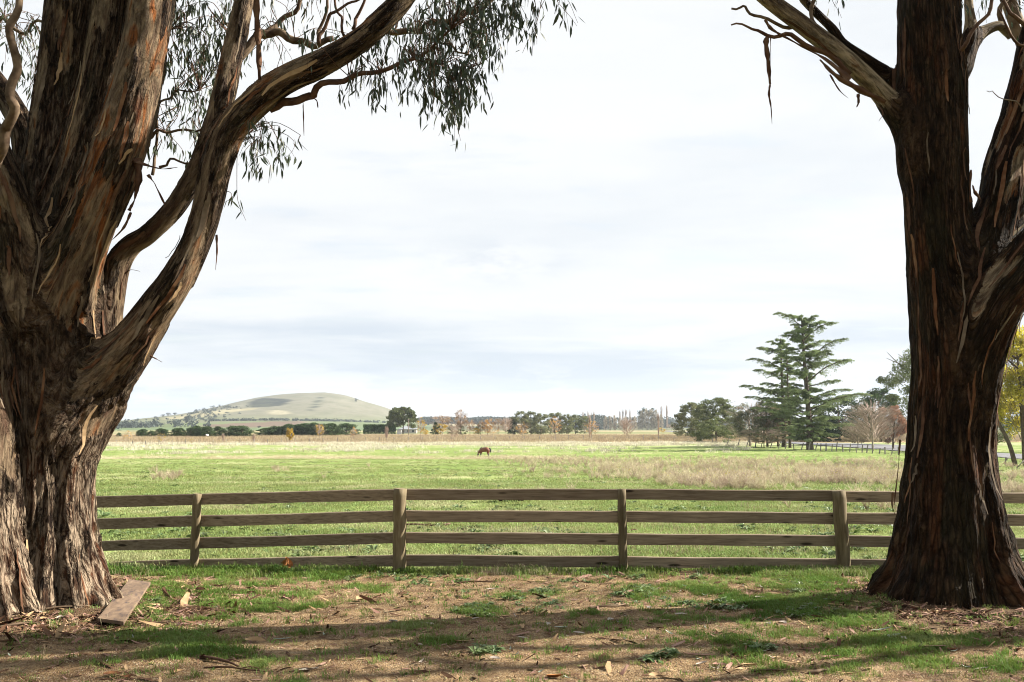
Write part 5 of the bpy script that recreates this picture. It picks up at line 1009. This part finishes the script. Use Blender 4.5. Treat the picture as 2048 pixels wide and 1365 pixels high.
m, t, b = newmat('bay_coat', .45, .4); oc = nd(t, 'ShaderNodeTexCoord').outputs['Object']; sz = nd(t, 'ShaderNodeSeparateXYZ'); L(t, oc, sz.inputs[0])
c = ramp(t, mth(t, 'MULTIPLY_ADD', noise(t, oc, 3, 3), .25, sz.outputs[2]), [(.62, (.012, .008, .007)), (.85, (.15, .045, .018)), (1.0, (.19, .06, .022))]); L(t, c, b.inputs['Base Color']); M['bay'] = m
M['black'] = solid('black_hair', (.012, .010, .010), .6, .3); M['rug'] = solid('pale_rug', (.68, .64, .60), .8, .1, .08)
g_ = GP(969, 918); horse('dark bay horse grazing alone in the middle of the green paddock', g_, math.pi - .75, 1.72, (M['bay'], M['black']))
g_ = GP(414, 877); horse('pale-backed horse grazing far off before the long conifer hedge', g_, 1.25, 1.35, (M['black'], M['black'], M['rug']), True)

# ------------------------------------------------------------------ ground cover: instanced tufts
def instancer(name, label, pts, scl, protos, idx=None, tilt=.15, cat='grass', zs=None):
    r_ = np.random.default_rng(len(pts)); n = len(pts); me = bpy.data.meshes.new(name); me.vertices.add(n); me.vertices.foreach_set('co', np.asarray(pts, np.float32).ravel())
    rot = np.stack([r_.normal(size=n)*tilt, r_.normal(size=n)*tilt, r_.random(n)*6.283], 1); idx = r_.integers(0, len(protos), n) if idx is None else idx
    sc3 = np.stack([scl, scl, scl*(zs if zs is not None else 1)], 1)
    for k, ty, a, fld in (('rot', 'FLOAT_VECTOR', rot, 'vector'), ('scl', 'FLOAT_VECTOR', sc3, 'vector'), ('idx', 'INT', idx, 'value')):
        at_ = me.attributes.new(k, ty, 'POINT'); at_.data.foreach_set(fld, np.asarray(a, np.int32 if ty == 'INT' else np.float32).ravel())
    o = ob(name, me, kind='stuff', label=label, category=cat); ng = bpy.data.node_groups.new(name, 'GeometryNodeTree')
    ng.interface.new_socket('Geometry', in_out='INPUT', socket_type='NodeSocketGeometry'); ng.interface.new_socket('Geometry', in_out='OUTPUT', socket_type='NodeSocketGeometry')
    gi, go = ng.nodes.new('NodeGroupInput'), ng.nodes.new('NodeGroupOutput'); ip = ng.nodes.new('GeometryNodeInstanceOnPoints'); jn = ng.nodes.new('GeometryNodeJoinGeometry')
    for pr in protos[::-1]:
        oi = ng.nodes.new('GeometryNodeObjectInfo'); oi.inputs['Object'].default_value = pr; oi.inputs['As Instance'].default_value = True; ng.links.new(oi.outputs['Geometry'], jn.inputs[0])
    def na(nm, ty): q = ng.nodes.new('GeometryNodeInputNamedAttribute'); q.data_type = ty; q.inputs['Name'].default_value = nm; return q.outputs['Attribute']
    ng.links.new(gi.outputs[0], ip.inputs['Points']); ng.links.new(jn.outputs[0], ip.inputs['Instance']); ip.inputs['Pick Instance'].default_value = True
    ng.links.new(na('idx', 'INT'), ip.inputs['Instance Index']); ng.links.new(na('rot', 'FLOAT_VECTOR'), ip.inputs['Rotation']); ng.links.new(na('scl', 'FLOAT_VECTOR'), ip.inputs['Scale'])
    ng.links.new(ip.outputs[0], go.inputs[0]); md = o.modifiers.new('scatter', 'NODES'); md.node_group = ng; return o
def proto(name, me): return bpy.data.objects.new(name, me)
def tuft(nb, h, spread, w, mat, sd, bend=.5, seed_=0):
    r_ = np.random.default_rng(sd); vs = []; qs = []; ts = []; k = 0
    for _ in range(nb):
        a = r_.random()*6.28; o = r_.normal(size=2)*spread; hh = h*r_.uniform(.5, 1.15); bd = bend*r_.uniform(.2, 1.2)*hh; d = np.array([math.cos(a), math.sin(a)]); s_ = np.array([-d[1], d[0]])*w*r_.uniform(.7, 1.3)/2
        p0 = o; p1 = o + d*bd*.3; p2 = o + d*bd
        vs += [(*(p0 - s_), 0), (*(p0 + s_), 0), (*(p1 + s_*.8), hh*.6), (*(p1 - s_*.8), hh*.6), (*p2, hh*(1 - .25*bend))]
        qs.append((k, k + 1, k + 2, k + 3)); ts.append((k + 3, k + 2, k + 4)); k += 5
    return mesh('tuft', vs, [np.array(qs), np.array(ts)], mat)
TA = [proto('g', tuft(18, .085, .05, .008, M['grassA'], i, .9)) for i in range(4)]
TB = [proto('g', tuft(26, .065, .09, .010, M['grassB'], 10 + i, 1.0)) for i in range(4)]
TD = [proto('d', tuft(9, .11, .07, .0035, M['drygrass'], 20 + i, .6)) for i in range(3)]
TP = [proto('p', tuft(16, .45, .22, .03, M['palegrass'], 30 + i, .7)) for i in range(3)]
r = np.random.default_rng(77)
# forecourt grass
n = 300000; x = r.uniform(-9.5, 9.5, n); y = r.uniform(6.3, 14.1, n); gm = grassmask(x, y); mu = mulch(x, y); keep = r.random(n) < (.012 + np.clip(gm*1.15 - .08, 0, 1)**1.3*(1 - .85*mu)*.44); x, y = x[keep], y[keep]
p = np.stack([x, y, dz(x, y) - .004], 1); instancer('grass', 'short green grass growing in patches on the bare dirt before the rail fence', p, r.uniform(.45, 1.15, len(p))*(.65 + .5*smooth01(12.5, 13.4, y)), TA)
n = 3000; x = r.uniform(-9.5, 9.5, n); y = 13.35 + r.normal(size=n)*.22; x2 = r.uniform(-9, 9, 500); y2 = r.uniform(7, 13, 500); x, y = np.append(x, x2), np.append(y, y2); keep = fbm(x*1.1, y*.5, 0, 8) + r.normal(size=len(x))*.2 > .2; x, y = x[keep], y[keep]
instancer('dry_grass', 'thin dry grass stalks along the foot of the rail fence', np.stack([x, y, dz(x, y)], 1), r.uniform(.5, 1.2, len(x)), TD)
# paddock grass
def fieldpts(n, d0, d1, pw=1.0, wid=.62):
    u = r.random(n); d = (d0**(1 - pw) + u*(d1**(1 - pw) - d0**(1 - pw)))**(1/(1 - pw)) if pw != 1 else d0*(d1/d0)**u
    return r.uniform(-1, 1, n)*(d*wid + 3), d
x, y = fieldpts(70000, 13.8, 46, .6); k = fbm(x*.35, y*.35, 0, 61, 3) + r.normal(size=len(x))*.25 > -.35; x, y = x[k], y[k]
instancer('paddock_grass', 'bright green pasture grass just beyond the rail fence', np.stack([x, y, gsheet(x, y) - .01], 1), r.uniform(.6, 1.3, len(x))*(1 + smooth01(20, 46, y)*.6), TB)
x, y = fieldpts(45000, 44, 190, 1.2); k = fbm(x*.12, y*.12, 0, 62, 3) + r.normal(size=len(x))*.3 > -.1; x, y = x[k], y[k]
instancer('paddock_grass', 'green pasture grass across the far half of the paddock', np.stack([x, y, gsheet(x, y) - .02], 1), r.uniform(1.3, 2.8, len(x)), TB, zs=.8)
x, y = fieldpts(14000, 15, 120, 1.2); k = fbm(x*.2, y*.2, 0, 63, 3) > .12; x, y = x[k], y[k]
instancer('dry_grass', 'bleached dry grass tufts in the green paddock', np.stack([x, y, gsheet(x, y)], 1), r.uniform(.8, 1.8, len(x)), TD)
x = r.uniform(-125, 150, 52000); y = r.uniform(165, 250, 52000) + x*.09; px, py = proj(x, y, gz(x, y)); k = (fbm(x*.05, y*.12, 0, 64, 4) + r.normal(size=len(x))*.16 + smooth01(195, 245, y)*.5 > .47) & (px < 1500); x, y = x[k], y[k]
instancer('pale_grass', 'whitish dead grass at the far edge of the paddock before the wire fence', np.stack([x, y, gsheet(x, y)], 1), r.uniform(.8, 1.7, len(x)), TP)
TT = [proto('t', tuft(16, .9, .5, .05, M['drygrass'], 40 + i, .5)) for i in range(3)]
x = r.uniform(-170, 190, 26000); y = r.uniform(252, 400, 26000) + x*.09; instancer('dry_grass', 'tall tan grass of the dry paddock beyond the wire fence', np.stack([x, y, gsheet(x, y)], 1), r.uniform(.6, 1.2, len(x)), TT)
# dry weeds
def weedm(sd, fl=False):
    r_ = np.random.default_rng(sd); mb = MB()
    for _ in range(20):
        a = r_.random()*6.28; ln = r_.uniform(.5, 1.0); e = np.array([math.cos(a)*.35*ln, math.sin(a)*.35*ln, ln*.75]); s_ = np.cross(e, r_.normal(size=3)); s_ /= np.linalg.norm(s_); s_ *= .010
        mb.add([-s_, s_, e + s_*.3, e - s_*.3], [(0, 1, 2, 3)])
        for _ in range(6):
            f = r_.uniform(.35, .95); c = e*f; a2 = c + r_.normal(size=3)*np.array([.13, .13, .08]) + np.array([0, 0, .1]); s2 = s_*.6; mb.add([c - s2, c + s2, a2 + s2, a2 - s2], [(0, 1, 2, 3)])
    return mb
WD = [proto('w', weedm(i).mesh('weed', M['weed'])) for i in range(4)]
WBL = [(1150, 925, 120, 12, 1), (1100, 918, 90, 6, .9), (1330, 935, 170, 22, 1), (1500, 930, 150, 22, .9), (1650, 950, 160, 26, 1.1), (1450, 962, 160, 18, 1), (1730, 935, 90, 22, .9), (1560, 915, 120, 7, .7), (1250, 958, 120, 12, .7), (1130, 950, 90, 14, .5), (560, 942, 30, 8, .7), (330, 958, 40, 12, .6), (590, 972, 30, 8, .4), (740, 935, 30, 6, .4), (1000, 975, 90, 6, .3), (1390, 905, 110, 5, .5), (680, 968, 40, 8, .35), (1260, 1080, 60, 10, .25), (1620, 1000, 120, 8, .3), (2040, 955, 60, 20, .5)]
x, y = fieldpts(150000, 24, 150, 1.15); px, py = proj(x, y, gz(x, y)); m_ = np.zeros(len(x))
for a, b_, rx, ry, w in WBL: m_ = np.maximum(m_, w*np.exp(-(((px - a)/rx)**2 + ((py - b_)/ry)**2)))
m_ = np.where(px > 2100, .6, m_); k = (m_*.72 + fbm(x*.16, y*.16, 0, 66, 4)*(.35 + .5*smooth01(850, 1050, px)) + r.normal(size=len(x))*.1 > .46) & (r.random(len(x)) < .10 + .0009*y); x, y, mm = x[k], y[k], m_[k]
instancer('dry_weeds', 'dead brown weed stalks in drifts across the right of the paddock', np.stack([x, y, gsheet(x, y)], 1), r.uniform(.32, .75, len(x)), WD, cat='weeds')
fl = mesh('flower', np.vstack([leafquads(r.normal(size=(9, 3))*np.array([.22, .22, .1]) + np.array([0, 0, .45]), .022, r)[0]]), leafquads(np.zeros((9, 3)), .02, r)[1], M['flower'])
k = (r.random(len(x)) < .22) & (fbm(x*.15, y*.15, 0, 67, 2) > -.1) & (x > 0); instancer('yellow_flowers', 'specks of small yellow flowers among the dead weeds', np.stack([x[k], y[k], gsheet(x[k], y[k])], 1), r.uniform(.7, 1.2, k.sum()), [proto('f', fl)], cat='flowers')
# broad-leaved weeds
def rosette(sd):
    r_ = np.random.default_rng(sd); mb = MB()
    for _ in range(11):
        a = r_.random()*6.28; ln = r_.uniform(.06, .12); d = np.array([math.cos(a), math.sin(a), 0]); s_ = np.array([-d[1], d[0], 0])*ln*.17; up = r_.uniform(.3, 1.1)
        z_ = np.array([0, 0, 1.]); mb.add([d*.01, d*ln*.5 - s_ + z_*ln*.35*up, d*ln*.55 + z_*ln*.27*up, d*ln*.5 + s_ + z_*ln*.35*up, d*ln + z_*ln*.2*up], [], [(0, 1, 2), (0, 2, 3), (1, 4, 2), (2, 4, 3)])
    return mb
RS = [proto('r', rosette(i).mesh('rosette', M['rosette'])) for i in range(4)]
W_ = []
for cx, cy, s_, n_ in [(960, 1222, 30, 26), (1080, 1190, 22, 16), (1060, 1205, 50, 18), (1290, 1185, 30, 18), (1260, 1200, 30, 10), (780, 1150, 50, 20), (820, 1152, 30, 12), (1320, 1320, 14, 10), (1345, 1310, 10, 6), (965, 1310, 18, 12), (1530, 1300, 16, 10), (1430, 1215, 30, 14), (1380, 1212, 20, 8), (310, 1212, 10, 6), (1590, 1175, 40, 16), (1400, 1150, 60, 20), (880, 1160, 80, 18), (1180, 1152, 100, 20), (1600, 1230, 80, 20)]:
    for _ in range(n_):
        g_ = GP(cx + r.normal()*s_*.7, cy + r.normal()*s_*.22); W_.append((g_.x, g_.y, dzs(g_.x, g_.y)))
instancer('low_weeds', 'low broad-leaved weeds growing in the bare dirt', W_, r.uniform(.6, 1.25, len(W_)), RS, cat='weeds')
x, y = fieldpts(6000, 14, 120, .8); k = fbm(x*.25, y*.25, 0, 68, 3) > .0; x, y = x[k], y[k]; instancer('low_weeds', 'dark green thistle rosettes scattered through the pasture', np.stack([x, y, gsheet(x, y)], 1), r.uniform(1.2, 2.6, len(x)), RS, cat='weeds')
# gravel
SB = []
for i in range(3):
    v = np.array([(0, 0, 1), (0, 0, -1), (1, 0, 0), (-1, 0, 0), (0, 1, 0), (0, -1, 0)], float)*r.uniform(.6, 1.2, (6, 1))*np.array([1, .8, .5]); f_ = [(0, 2, 4), (0, 4, 3), (0, 3, 5), (0, 5, 2), (1, 4, 2), (1, 3, 4), (1, 5, 3), (1, 2, 5)]
    SB.append(proto('s', mesh('stone', v, np.array(f_), M['stone'])))
n = 90000; x = r.uniform(-8, 8, n); y = 6.8 + (r.random(n)**1.3)*6.4; k = r.random(n) < .35 + .65*smooth01(.5, .1, grassmask(x, y)); x, y = x[k], y[k]
instancer('gravel', 'fine sandy gravel over the bare dirt', np.stack([x, y, dz(x, y)], 1), np.exp(r.normal(size=len(x))*.38)*.0062, SB, cat='gravel', tilt=.4)
# bark litter round the trunks
chip = []
for i in range(4):
    a = r.uniform(.5, 1, 4); chip.append(proto('c', mesh('chip', [(-1, -.12*a[0], .02), (-.2, -.2, .10), (1, -.1*a[1], 0), (1, .12*a[2], .03), (0, .2*a[3], .02), (-1, .1, 0)], [np.array([(0, 1, 4, 5), (1, 2, 3, 4)])], M[('strip', 'littertan', 'strip', 'litterpink')[i]])))
n = 11000; th = r.random(n)*6.28; rr_ = np.abs(r.normal(size=n))*.75 + .75; s_ = r.random(n) < .55
x = np.where(s_, -4.5, 4.85) + np.cos(th)*rr_; y = 10.75 + np.sin(th)*rr_*.95; x2 = r.uniform(-8, 8, 7500); y2 = r.uniform(7, 13.6, 7500); x, y = np.append(x, x2), np.append(y, y2)
instancer('bark_litter', 'shed bark flakes and chips heaped round the gum trunks', np.stack([x, y, dz(x, y) + .006], 1), np.exp(r.normal(size=len(x))*.55)*.033, chip, cat='litter', tilt=.3)
# line of feed straw
x = r.uniform(-125, 2, 16000); y = 141 + .9*np.sin(x*.11) + r.normal(size=16000)*.9; k = fbm(x*.3, y*.3, 0, 70, 2) > -.12; x, y = x[k], y[k]; x = np.append(x, r.normal(size=5000)*4.2 + 1.0); y = np.append(y, 137.5 + r.normal(size=5000)*1.5)
x = np.append(x, r.normal(size=2500)*7 - 27); y = np.append(y, 143 + r.normal(size=2500)*1.8)
ST_ = [proto('h', tuft(14, .07, .26, .05, M['straw'], 50 + i, 1.2)) for i in range(2)]
instancer('feed_straw', 'pale line of feed straw strewn across the paddock to the horse', np.stack([x, y, gsheet(x, y)], 1), r.uniform(.7, 1.3, len(x)), ST_, cat='straw', tilt=.5)

# ------------------------------------------------------------------ single fallen things
def curledleaf(L_, W2, curl, sd, sickle=.2):
    r_ = np.random.default_rng(sd); n = 6; vs = []
    for i in range(n + 1):
        u = i/n; w_ = W2*math.sin(math.pi*min(1, u*.93 + .05))**.8; x_ = (u - .5)*L_; y_ = sickle*L_*math.sin(u*math.pi); z_ = curl*L_*(4*(u - .5)**2) + .004
        vs += [(x_, y_ - w_/2, z_ + w_*.25), (x_, y_, z_), (x_, y_ + w_/2, z_ + w_*.3)]
    q = [(i*3 + j, i*3 + j + 1, i*3 + 3 + j + 1, i*3 + 3 + j) for i in range(n) for j in range(2)]; return vs, np.array(q)
def stick(L_, rad, sd, fork=True):
    r_ = np.random.default_rng(sd); p = catmull(np.array([(-L_/2, 0, .0), (-L_/6, r_.normal()*.05*L_, .015), (L_/6, r_.normal()*.05*L_, .01), (L_/2, r_.normal()*.06*L_, .0)]), 4); mb = MB(); tube(mb, p, np.linspace(rad, rad*.45, len(p)), 7, True, .15)
    if fork: q = np.array([p[7], p[7] + [L_*.12, L_*.07, .01], p[7] + [L_*.26, L_*.10, .0]]); tube(mb, q, [rad*.5, rad*.4, rad*.2], 5)
    return mb
def gpl(px, py): g_ = GP(px, py); g_.z = dzs(g_.x, g_.y); return g_
LEAFM = {'pale': 'litterpale', 'tan': 'littertan', 'pink-brown': 'litterpink', 'grey-green': 'littergreen', 'brown': 'litterbrown', 'orange': 'litterorange'}
def drop(px, py, lpx, wpx, ang, colr, where, curl=.12, name='fallen_leaf', cat='leaf'):
    g_ = gpl(px, py); k = g_.y/F; v, q = curledleaf(lpx*k, wpx*k*1.5, curl, int(px)); g_.z += .006
    ob(name, mesh(name, v, q, M[LEAFM[colr]], True), None, g_, (r.normal()*.12, r.normal()*.1, math.radians(ang)), label=where, category=cat)
DR = [(510, 1290, 40, 11, 0, 'tan', 'large tan curled leaf between the board and the middle of the dirt'), (566, 1283, 40, 3.5, 8, 'grey-green', 'slim grey-green leaf right of the large tan curled leaf'), (345, 1265, 22, 5, -20, 'pale', 'pale narrow leaf in the grass right of the board'), (785, 1248, 16, 7, 10, 'pale', 'small pale leaf at the edge of the shade band below the second post'), (860, 1255, 20, 6, -30, 'pale', 'silvery leaf in the shade left of centre'),
      (722, 1206, 20, 14, 40, 'tan', 'cream square-ish scrap of bark leaf on lit dirt left of the thickest post'), (1098, 1255, 12, 9, 60, 'pale', 'small round white leaf in the shade band near the centre'), (1122, 1262, 26, 6, 8, 'grey-green', 'grey-green leaf right of the round white one'), (1158, 1272, 24, 5, -8, 'pale', 'pale leaf in the shade band right of centre'), (1222, 1245, 14, 9, 15, 'pale', 'white crumpled leaf at the upper edge of the shade band'),
      (788, 1247, 14, 5, 0, 'grey-green', 'tiny silver leaf beside a pale one below the second post'), (925, 1291, 32, 6, 10, 'tan', 'orange-tan leaf at the lower edge of the shade band'), (1045, 1282, 20, 4, 0, 'pale', 'thin pale leaf in the shade band centre'), (870, 1245, 30, 4, -3, 'pink-brown', 'long pinkish leaf in the shade left of centre'), (840, 1296, 12, 7, 0, 'pale', 'little pale leaf on the sunlit strip left of centre'), (1165, 1305, 40, 4, 4, 'tan', 'long thin tan leaf on the lower sunlit dirt'), (990, 1325, 22, 7, 0, 'pale', 'broad pale leaf on the lower shade edge'),
      (1335, 1318, 30, 9, 25, 'tan', 'tan curled leaf lying on a silvery weed in the lower right'), (1402, 1320, 66, 7, 3, 'pink-brown', 'long mauve-pink leaf in the lower right'), (1440, 1270, 14, 9, 60, 'tan', 'upright tan leaf in the grass right of centre'), (1503, 1288, 22, 8, 25, 'pale', 'pale curled leaf in the lit grass of the lower right'), (1565, 1252, 16, 10, -40, 'pale', 'bluish-white broad leaf in the shade of the lower right'), (1535, 1254, 14, 8, -60, 'pale', 'small white leaf left of the bluish-white one'),
      (1580, 1257, 46, 3, -2, 'pink-brown', 'thin pink straw-like leaf right of the bluish-white one'), (1585, 1268, 34, 4, -10, 'tan', 'tan sickle leaf under the thin pink one'), (1525, 1310, 30, 4, -3, 'pale', 'narrow pale leaf beneath the lit grass patch'), (1560, 1322, 30, 4, 5, 'tan', 'narrow tan leaf lower right of the lit grass patch'), (1500, 1338, 34, 8, -4, 'tan', 'straw-coloured leaf near the bottom right of centre'), (1440, 1338, 30, 8, 5, 'pink-brown', 'reddish leaf near the bottom, right of the silvery weed'), (1405, 1336, 26, 7, 15, 'pale', 'pale leaf left of the reddish one near the bottom'),
      (1585, 1336, 44, 5, -14, 'tan', 'long tan leaf between fallen sticks in the bottom right'), (1625, 1338, 16, 8, -70, 'pale', 'pale leaf pointing at the viewer in the bottom right'), (1665, 1322, 40, 6, -8, 'pink-brown', 'pink-brown leaf in dark dirt of the lower right'), (1700, 1355, 44, 4, -12, 'tan', 'tan leaf nearest the bottom edge right of the sticks'), (1520, 1202, 20, 8, 10, 'pale', 'white curled leaf in deep green grass left of the right gum'), (1650, 1170, 14, 8, 50, 'tan', 'beige leaf near the rail fence left of the right gum'),
      (1790, 1282, 40, 8, 35, 'grey-green', 'big sickle-shaped grey-green leaf below the right gum'), (1765, 1268, 44, 6, 6, 'grey-green', 'long green leaf in the grass below the right gum'), (1812, 1286, 24, 7, 70, 'pale', 'shining pale leaf crossing the sickle-shaped one'), (1822, 1222, 14, 9, 60, 'tan', 'light tan leaf upright against the dark base of the right gum'), (1895, 1232, 30, 6, -10, 'brown', 'brown leaf at the foot of the right gum'), (1660, 1206, 24, 8, -15, 'grey-green', 'grey leaf in grass before the right gum'),
      (1905, 1308, 24, 8, 10, 'brown', 'brown curled leaf in the right bottom corner'), (1965, 1345, 26, 6, -8, 'pale', 'thin pale leaf at the right bottom corner'), (1312, 1362, 30, 10, 0, 'tan', 'tan leaf cut by the bottom edge near the centre'), (1110, 1360, 34, 12, 3, 'orange', 'amber leaf cut by the bottom edge, centre'), (225, 1358, 36, 10, 20, 'brown', 'curled brown bark leaf at the bottom left'), (252, 1362, 26, 9, -30, 'brown', 'second curled brown bark leaf at the bottom left'), (360, 1352, 26, 8, 50, 'tan', 'tan leaf at the bottom, left of the long fallen branch'),
      (120, 1245, 16, 7, 10, 'pale', 'small white leaf in dark litter under the left gum'), (88, 1246, 16, 6, 60, 'tan', 'cream flake in dark litter under the left gum'), (618, 1348, 40, 9, 30, 'pale', 'pale bent leaf near the bottom, right of the fallen branch'), (735, 1306, 12, 7, 80, 'tan', 'small bright tan leaf on the sunlit strip left of centre'), (590, 1318, 30, 4, 5, 'tan', 'thin tan leaf beside the long fallen branch'), (1690, 1282, 22, 4, -30, 'tan', 'bent straw leaf left of the grey-green sickle leaf'),
      (1360, 1228, 30, 4, -10, 'pink-brown', 'thin mauve leaf in grass right of the forked stick'), (1362, 1236, 24, 6, -15, 'pale', 'pale leaf below the thin mauve one'), (1300, 1222, 14, 6, 40, 'pale', 'silver flake near the forked stick'), (1455, 1218, 20, 6, 30, 'pale', 'light leaf between grass clumps right of the forked stick'), (1240, 1262, 20, 5, 10, 'brown', 'brown leaf in the right half of the shade band'), (640, 1270, 24, 7, 35, 'tan', 'tan bent leaf above the long fallen branch'), (880, 1184, 18, 5, 10, 'tan', 'tan flake on lit dirt near the thickest post'), (985, 1183, 24, 5, 12, 'pale', 'cream leaf on lit dirt right of the thickest post')]
for a in DR: drop(*a[:6], a[6])
def drs(px, py, lpx, rpx, ang, lb, mat='branch', fork=True):
    g_ = gpl(px, py); k = g_.y/F; g_.z += rpx*k*.6; ob('stick', stick(lpx*k, rpx*k, int(px*3), fork).mesh('stick', M[mat], True), None, g_, (0, 0, math.radians(ang)), label=lb, category='stick')
drs(1215, 1217, 95, 2.6, 32, 'pale forked stick on the lit dirt right of centre'); drs(440, 1330, 125, 4.0, -38, 'long reddish fallen branch near the bottom left', 'twig'); drs(470, 1345, 130, 2.5, -12, 'thin dark stick crossing below the long reddish branch', 'twig')
drs(345, 1190, 60, 2.6, -50, 'dark straight stick running off the far end of the board', 'twig', False); drs(395, 1210, 75, 2.5, 6, 'reddish bark stick in the grass right of the board', 'twig'); drs(310, 1252, 85, 1.6, 14, 'thin blond stick curving beside the near end of the board', 'branch'); drs(855, 1218, 20, 2.0, 75, 'short upright-pointing stick right of the cream scrap', 'branch', False)
drs(530, 1213, 110, 1.8, -6, 'straight thin stick lying across the grass left of centre', 'twig'); drs(1560, 1350, 110, 2.0, -8, 'pale stick crossing the grass at the bottom right'); drs(1640, 1350, 55, 4.0, 22, 'thick pale twig piece at the bottom right', 'branch', False); drs(620, 1345, 80, 1.5, 20, 'thin pale twig on the shade edge at the bottom left'); drs(1290, 1335, 60, 2, -75, 'pinkish twig pointing at the viewer under the silvery weed', 'branch', False)
drs(40, 1255, 80, 3, 40, 'bent blond root-like stick in litter left of the board', 'branch'); drs(130, 1225, 90, 2.5, 30, 'thin stick leaning in the litter against the left gum', 'branch'); drs(1570, 1196, 45, 2.2, 28, 'small stick in dark dirt left of the right gum', 'branch', False); drs(960, 1168, 90, 1.8, 8, 'thin reddish stick before the middle of the rail fence', 'twig'); drs(1590, 1155, 130, 1.8, -2, 'long thin stick lying parallel to the fence at the right', 'twig')
drs(1380, 1140, 60, 1.5, 80, 'dry stalk before the bottom rail right of the third post', 'branch', False); drs(540, 1140, 60, 1.8, -20, 'brown twig before the bottom rail near the orange leaf clump', 'twig')
for nm, px, py, l, rp_, an, lb in (('stick', 838, 1056, 70, 2, -6, 'dark crooked stick lying in the pasture beyond the thickest post'), ('stick', 895, 1054, 34, 2.2, 22, 'pale stick in the pasture right of the crooked one'), ('stick', 1268, 1066, 16, 1.4, 12, 'short dark stick in the pasture behind the third post')):
    g_ = GP(px, py); k = g_.y/F; g_.z += .05; ob('stick', stick(l*k, rp_*k, int(px), True).mesh('stick', M['twig' if px != 895 else 'branch'], True), None, g_, (0, 0, math.radians(an*3)), label=lb, category='stick')
# orange dead leaf clump by the bottom rail
g_ = gpl(573, 1143); k = g_.y/F; mb = MB()
for i in range(7):
    v, q = curledleaf(22*k*r.uniform(.7, 1.1), 9*k, .3, i); v = np.array(v); a, b_ = r.uniform(.5, 1.4), r.random()*6.28
    v = v @ np.array([[math.cos(a), 0, math.sin(a)], [0, 1, 0], [-math.sin(a), 0, math.cos(a)]]).T; v = v @ np.array([[math.cos(b_), -math.sin(b_), 0], [math.sin(b_), math.cos(b_), 0], [0, 0, 1]]).T; mb.add(v + np.array([r.normal()*.02, r.normal()*.015, .05 + r.random()*.07]), q)
ob('dead_leaf_clump', mb.mesh('dead_leaf_clump', M['litterorange'], True), None, g_, label='curled orange-brown dead leaf clump against the bottom rail', category='leaf')
# dung in the pasture
g_ = GP(1022, 1006); mb = MB(); k = g_.y/F
for i in range(16):
    c = np.array([r.normal()*9*k, r.normal()*.12, abs(r.normal())*.05 + .10]); s_ = r.uniform(.06, .10); u = r.normal(size=(14, 3)); u /= np.linalg.norm(u, axis=1)[:, None]
    tube(mb, c + np.array([[-s_, 0, 0], [-s_*.5, 0, .01], [s_*.5, 0, .01], [s_, 0, 0]]), [s_*.3, s_*.9, s_*.9, s_*.3], 7)
ob('dung_pile', mb.mesh('dung_pile', solid('dung', (.035, .022, .014), .9, .1), True), None, g_, label='dark heap of horse dung in the pasture behind the top rail', category='dung')
# small leaves nobody would pick apart, each still its own thing
LK = [mesh('fallen_leaf', *curledleaf(.085, .022, .10 + .05*i, i), M[['litterpale', 'littertan', 'litterpink', 'littergreen', 'littertan', 'litterpale'][i]], True) for i in range(6)]
for i in range(170):
    x_ = r.uniform(-5.2, 5.2) if i % 2 else r.uniform(0, 5.5); y_ = r.uniform(7.6, 13.2); kk = int(r.integers(6)); s_ = r.uniform(.5, 1.1)
    cn_ = ['silvery', 'tan', 'pinkish', 'grey-green', 'sandy', 'whitish'][kk]; zn = ('left' if x_ < -2 else 'middle' if x_ < 1.5 else 'right'); dn = 'close to the rail fence' if y_ > 11.4 else 'in the band of shade' if y_ > 9.3 else 'nearest the viewer'
    ob('fallen_leaf', LK[kk], None, (x_, y_, dzs(x_, y_) + .008), (r.normal()*.15, r.normal()*.15, r.random()*6.28), s_, label=f'small {cn_} gum leaf loose on the {zn} dirt {dn}', category='leaf', group=f'small {cn_} leaves on the {zn} dirt {dn}')

pg = make_tree('g', 0, 13.5, 8.5, np.random.default_rng(990), 'gumleaf', low=.30, n=3800, leaf=.085, nclump=46, csz=.17, tr=.026, aspect=.3)
place('gum_tree', 'slender gum of the tree row, beyond the right edge past the dark forked gum', 'tree', pg, (16.0, 12.1, 0), 0)
# ------------------------------------------------------------------ unseen trees added round the viewpoint to block sky light from the fronts
for i, (x_, y_, h_, w_) in enumerate([(-17, -7, 13, 13), (-6, -9, 14, 13), (5, -8, 13, 13), (16, -9, 14, 14), (-26, 2, 12, 11)]):
    place('gum_tree', ['bushy gum of the tree row, far left behind the viewpoint', 'bushy gum of the tree row, left behind the viewpoint', 'bushy gum of the tree row, right behind the viewpoint', 'bushy gum of the tree row, far right behind the viewpoint', 'bushy gum standing well left of the big left gum'][i], 'tree',
          make_tree('g', 0, h_, w_, np.random.default_rng(900 + i), 'darkgreen', low=.04, n=6500, leaf=.35, nclump=90, csz=.2, tr=.03), (x_, y_, 0), 0, 'tree row round the viewpoint')

# real-world base colours: the exposure above is set for these
for m in bpy.data.materials:
    if not m.use_nodes: continue
    t = m.node_tree; k = .92 if m.name in ('conifer', 'pine', 'cedar', 'oakgreen', 'greygreen', 'dullgreen', 'yellow', 'orange', 'rust', 'baretwig', 'poplar', 'yellowgreen', 'buff', 'hedge', 'pale_grass', 'paddock', 'paddock_grass_blades', 'dry_weed') or 'far' in m.name else .88 if m.name in ('dirt', 'gravel_stone', 'grass_blades') else .74
    for n in list(t.nodes):
        if n.type in ('BSDF_PRINCIPLED', 'BSDF_TRANSLUCENT'):
            i = n.inputs[0]
            if i.is_linked: src = i.links[0].from_socket; L(t, mixc(t, 1.0, src, (k, k, k), 'MULTIPLY'), i)
            else: i.default_value = (*[c*k for c in i.default_value[:3]], 1)
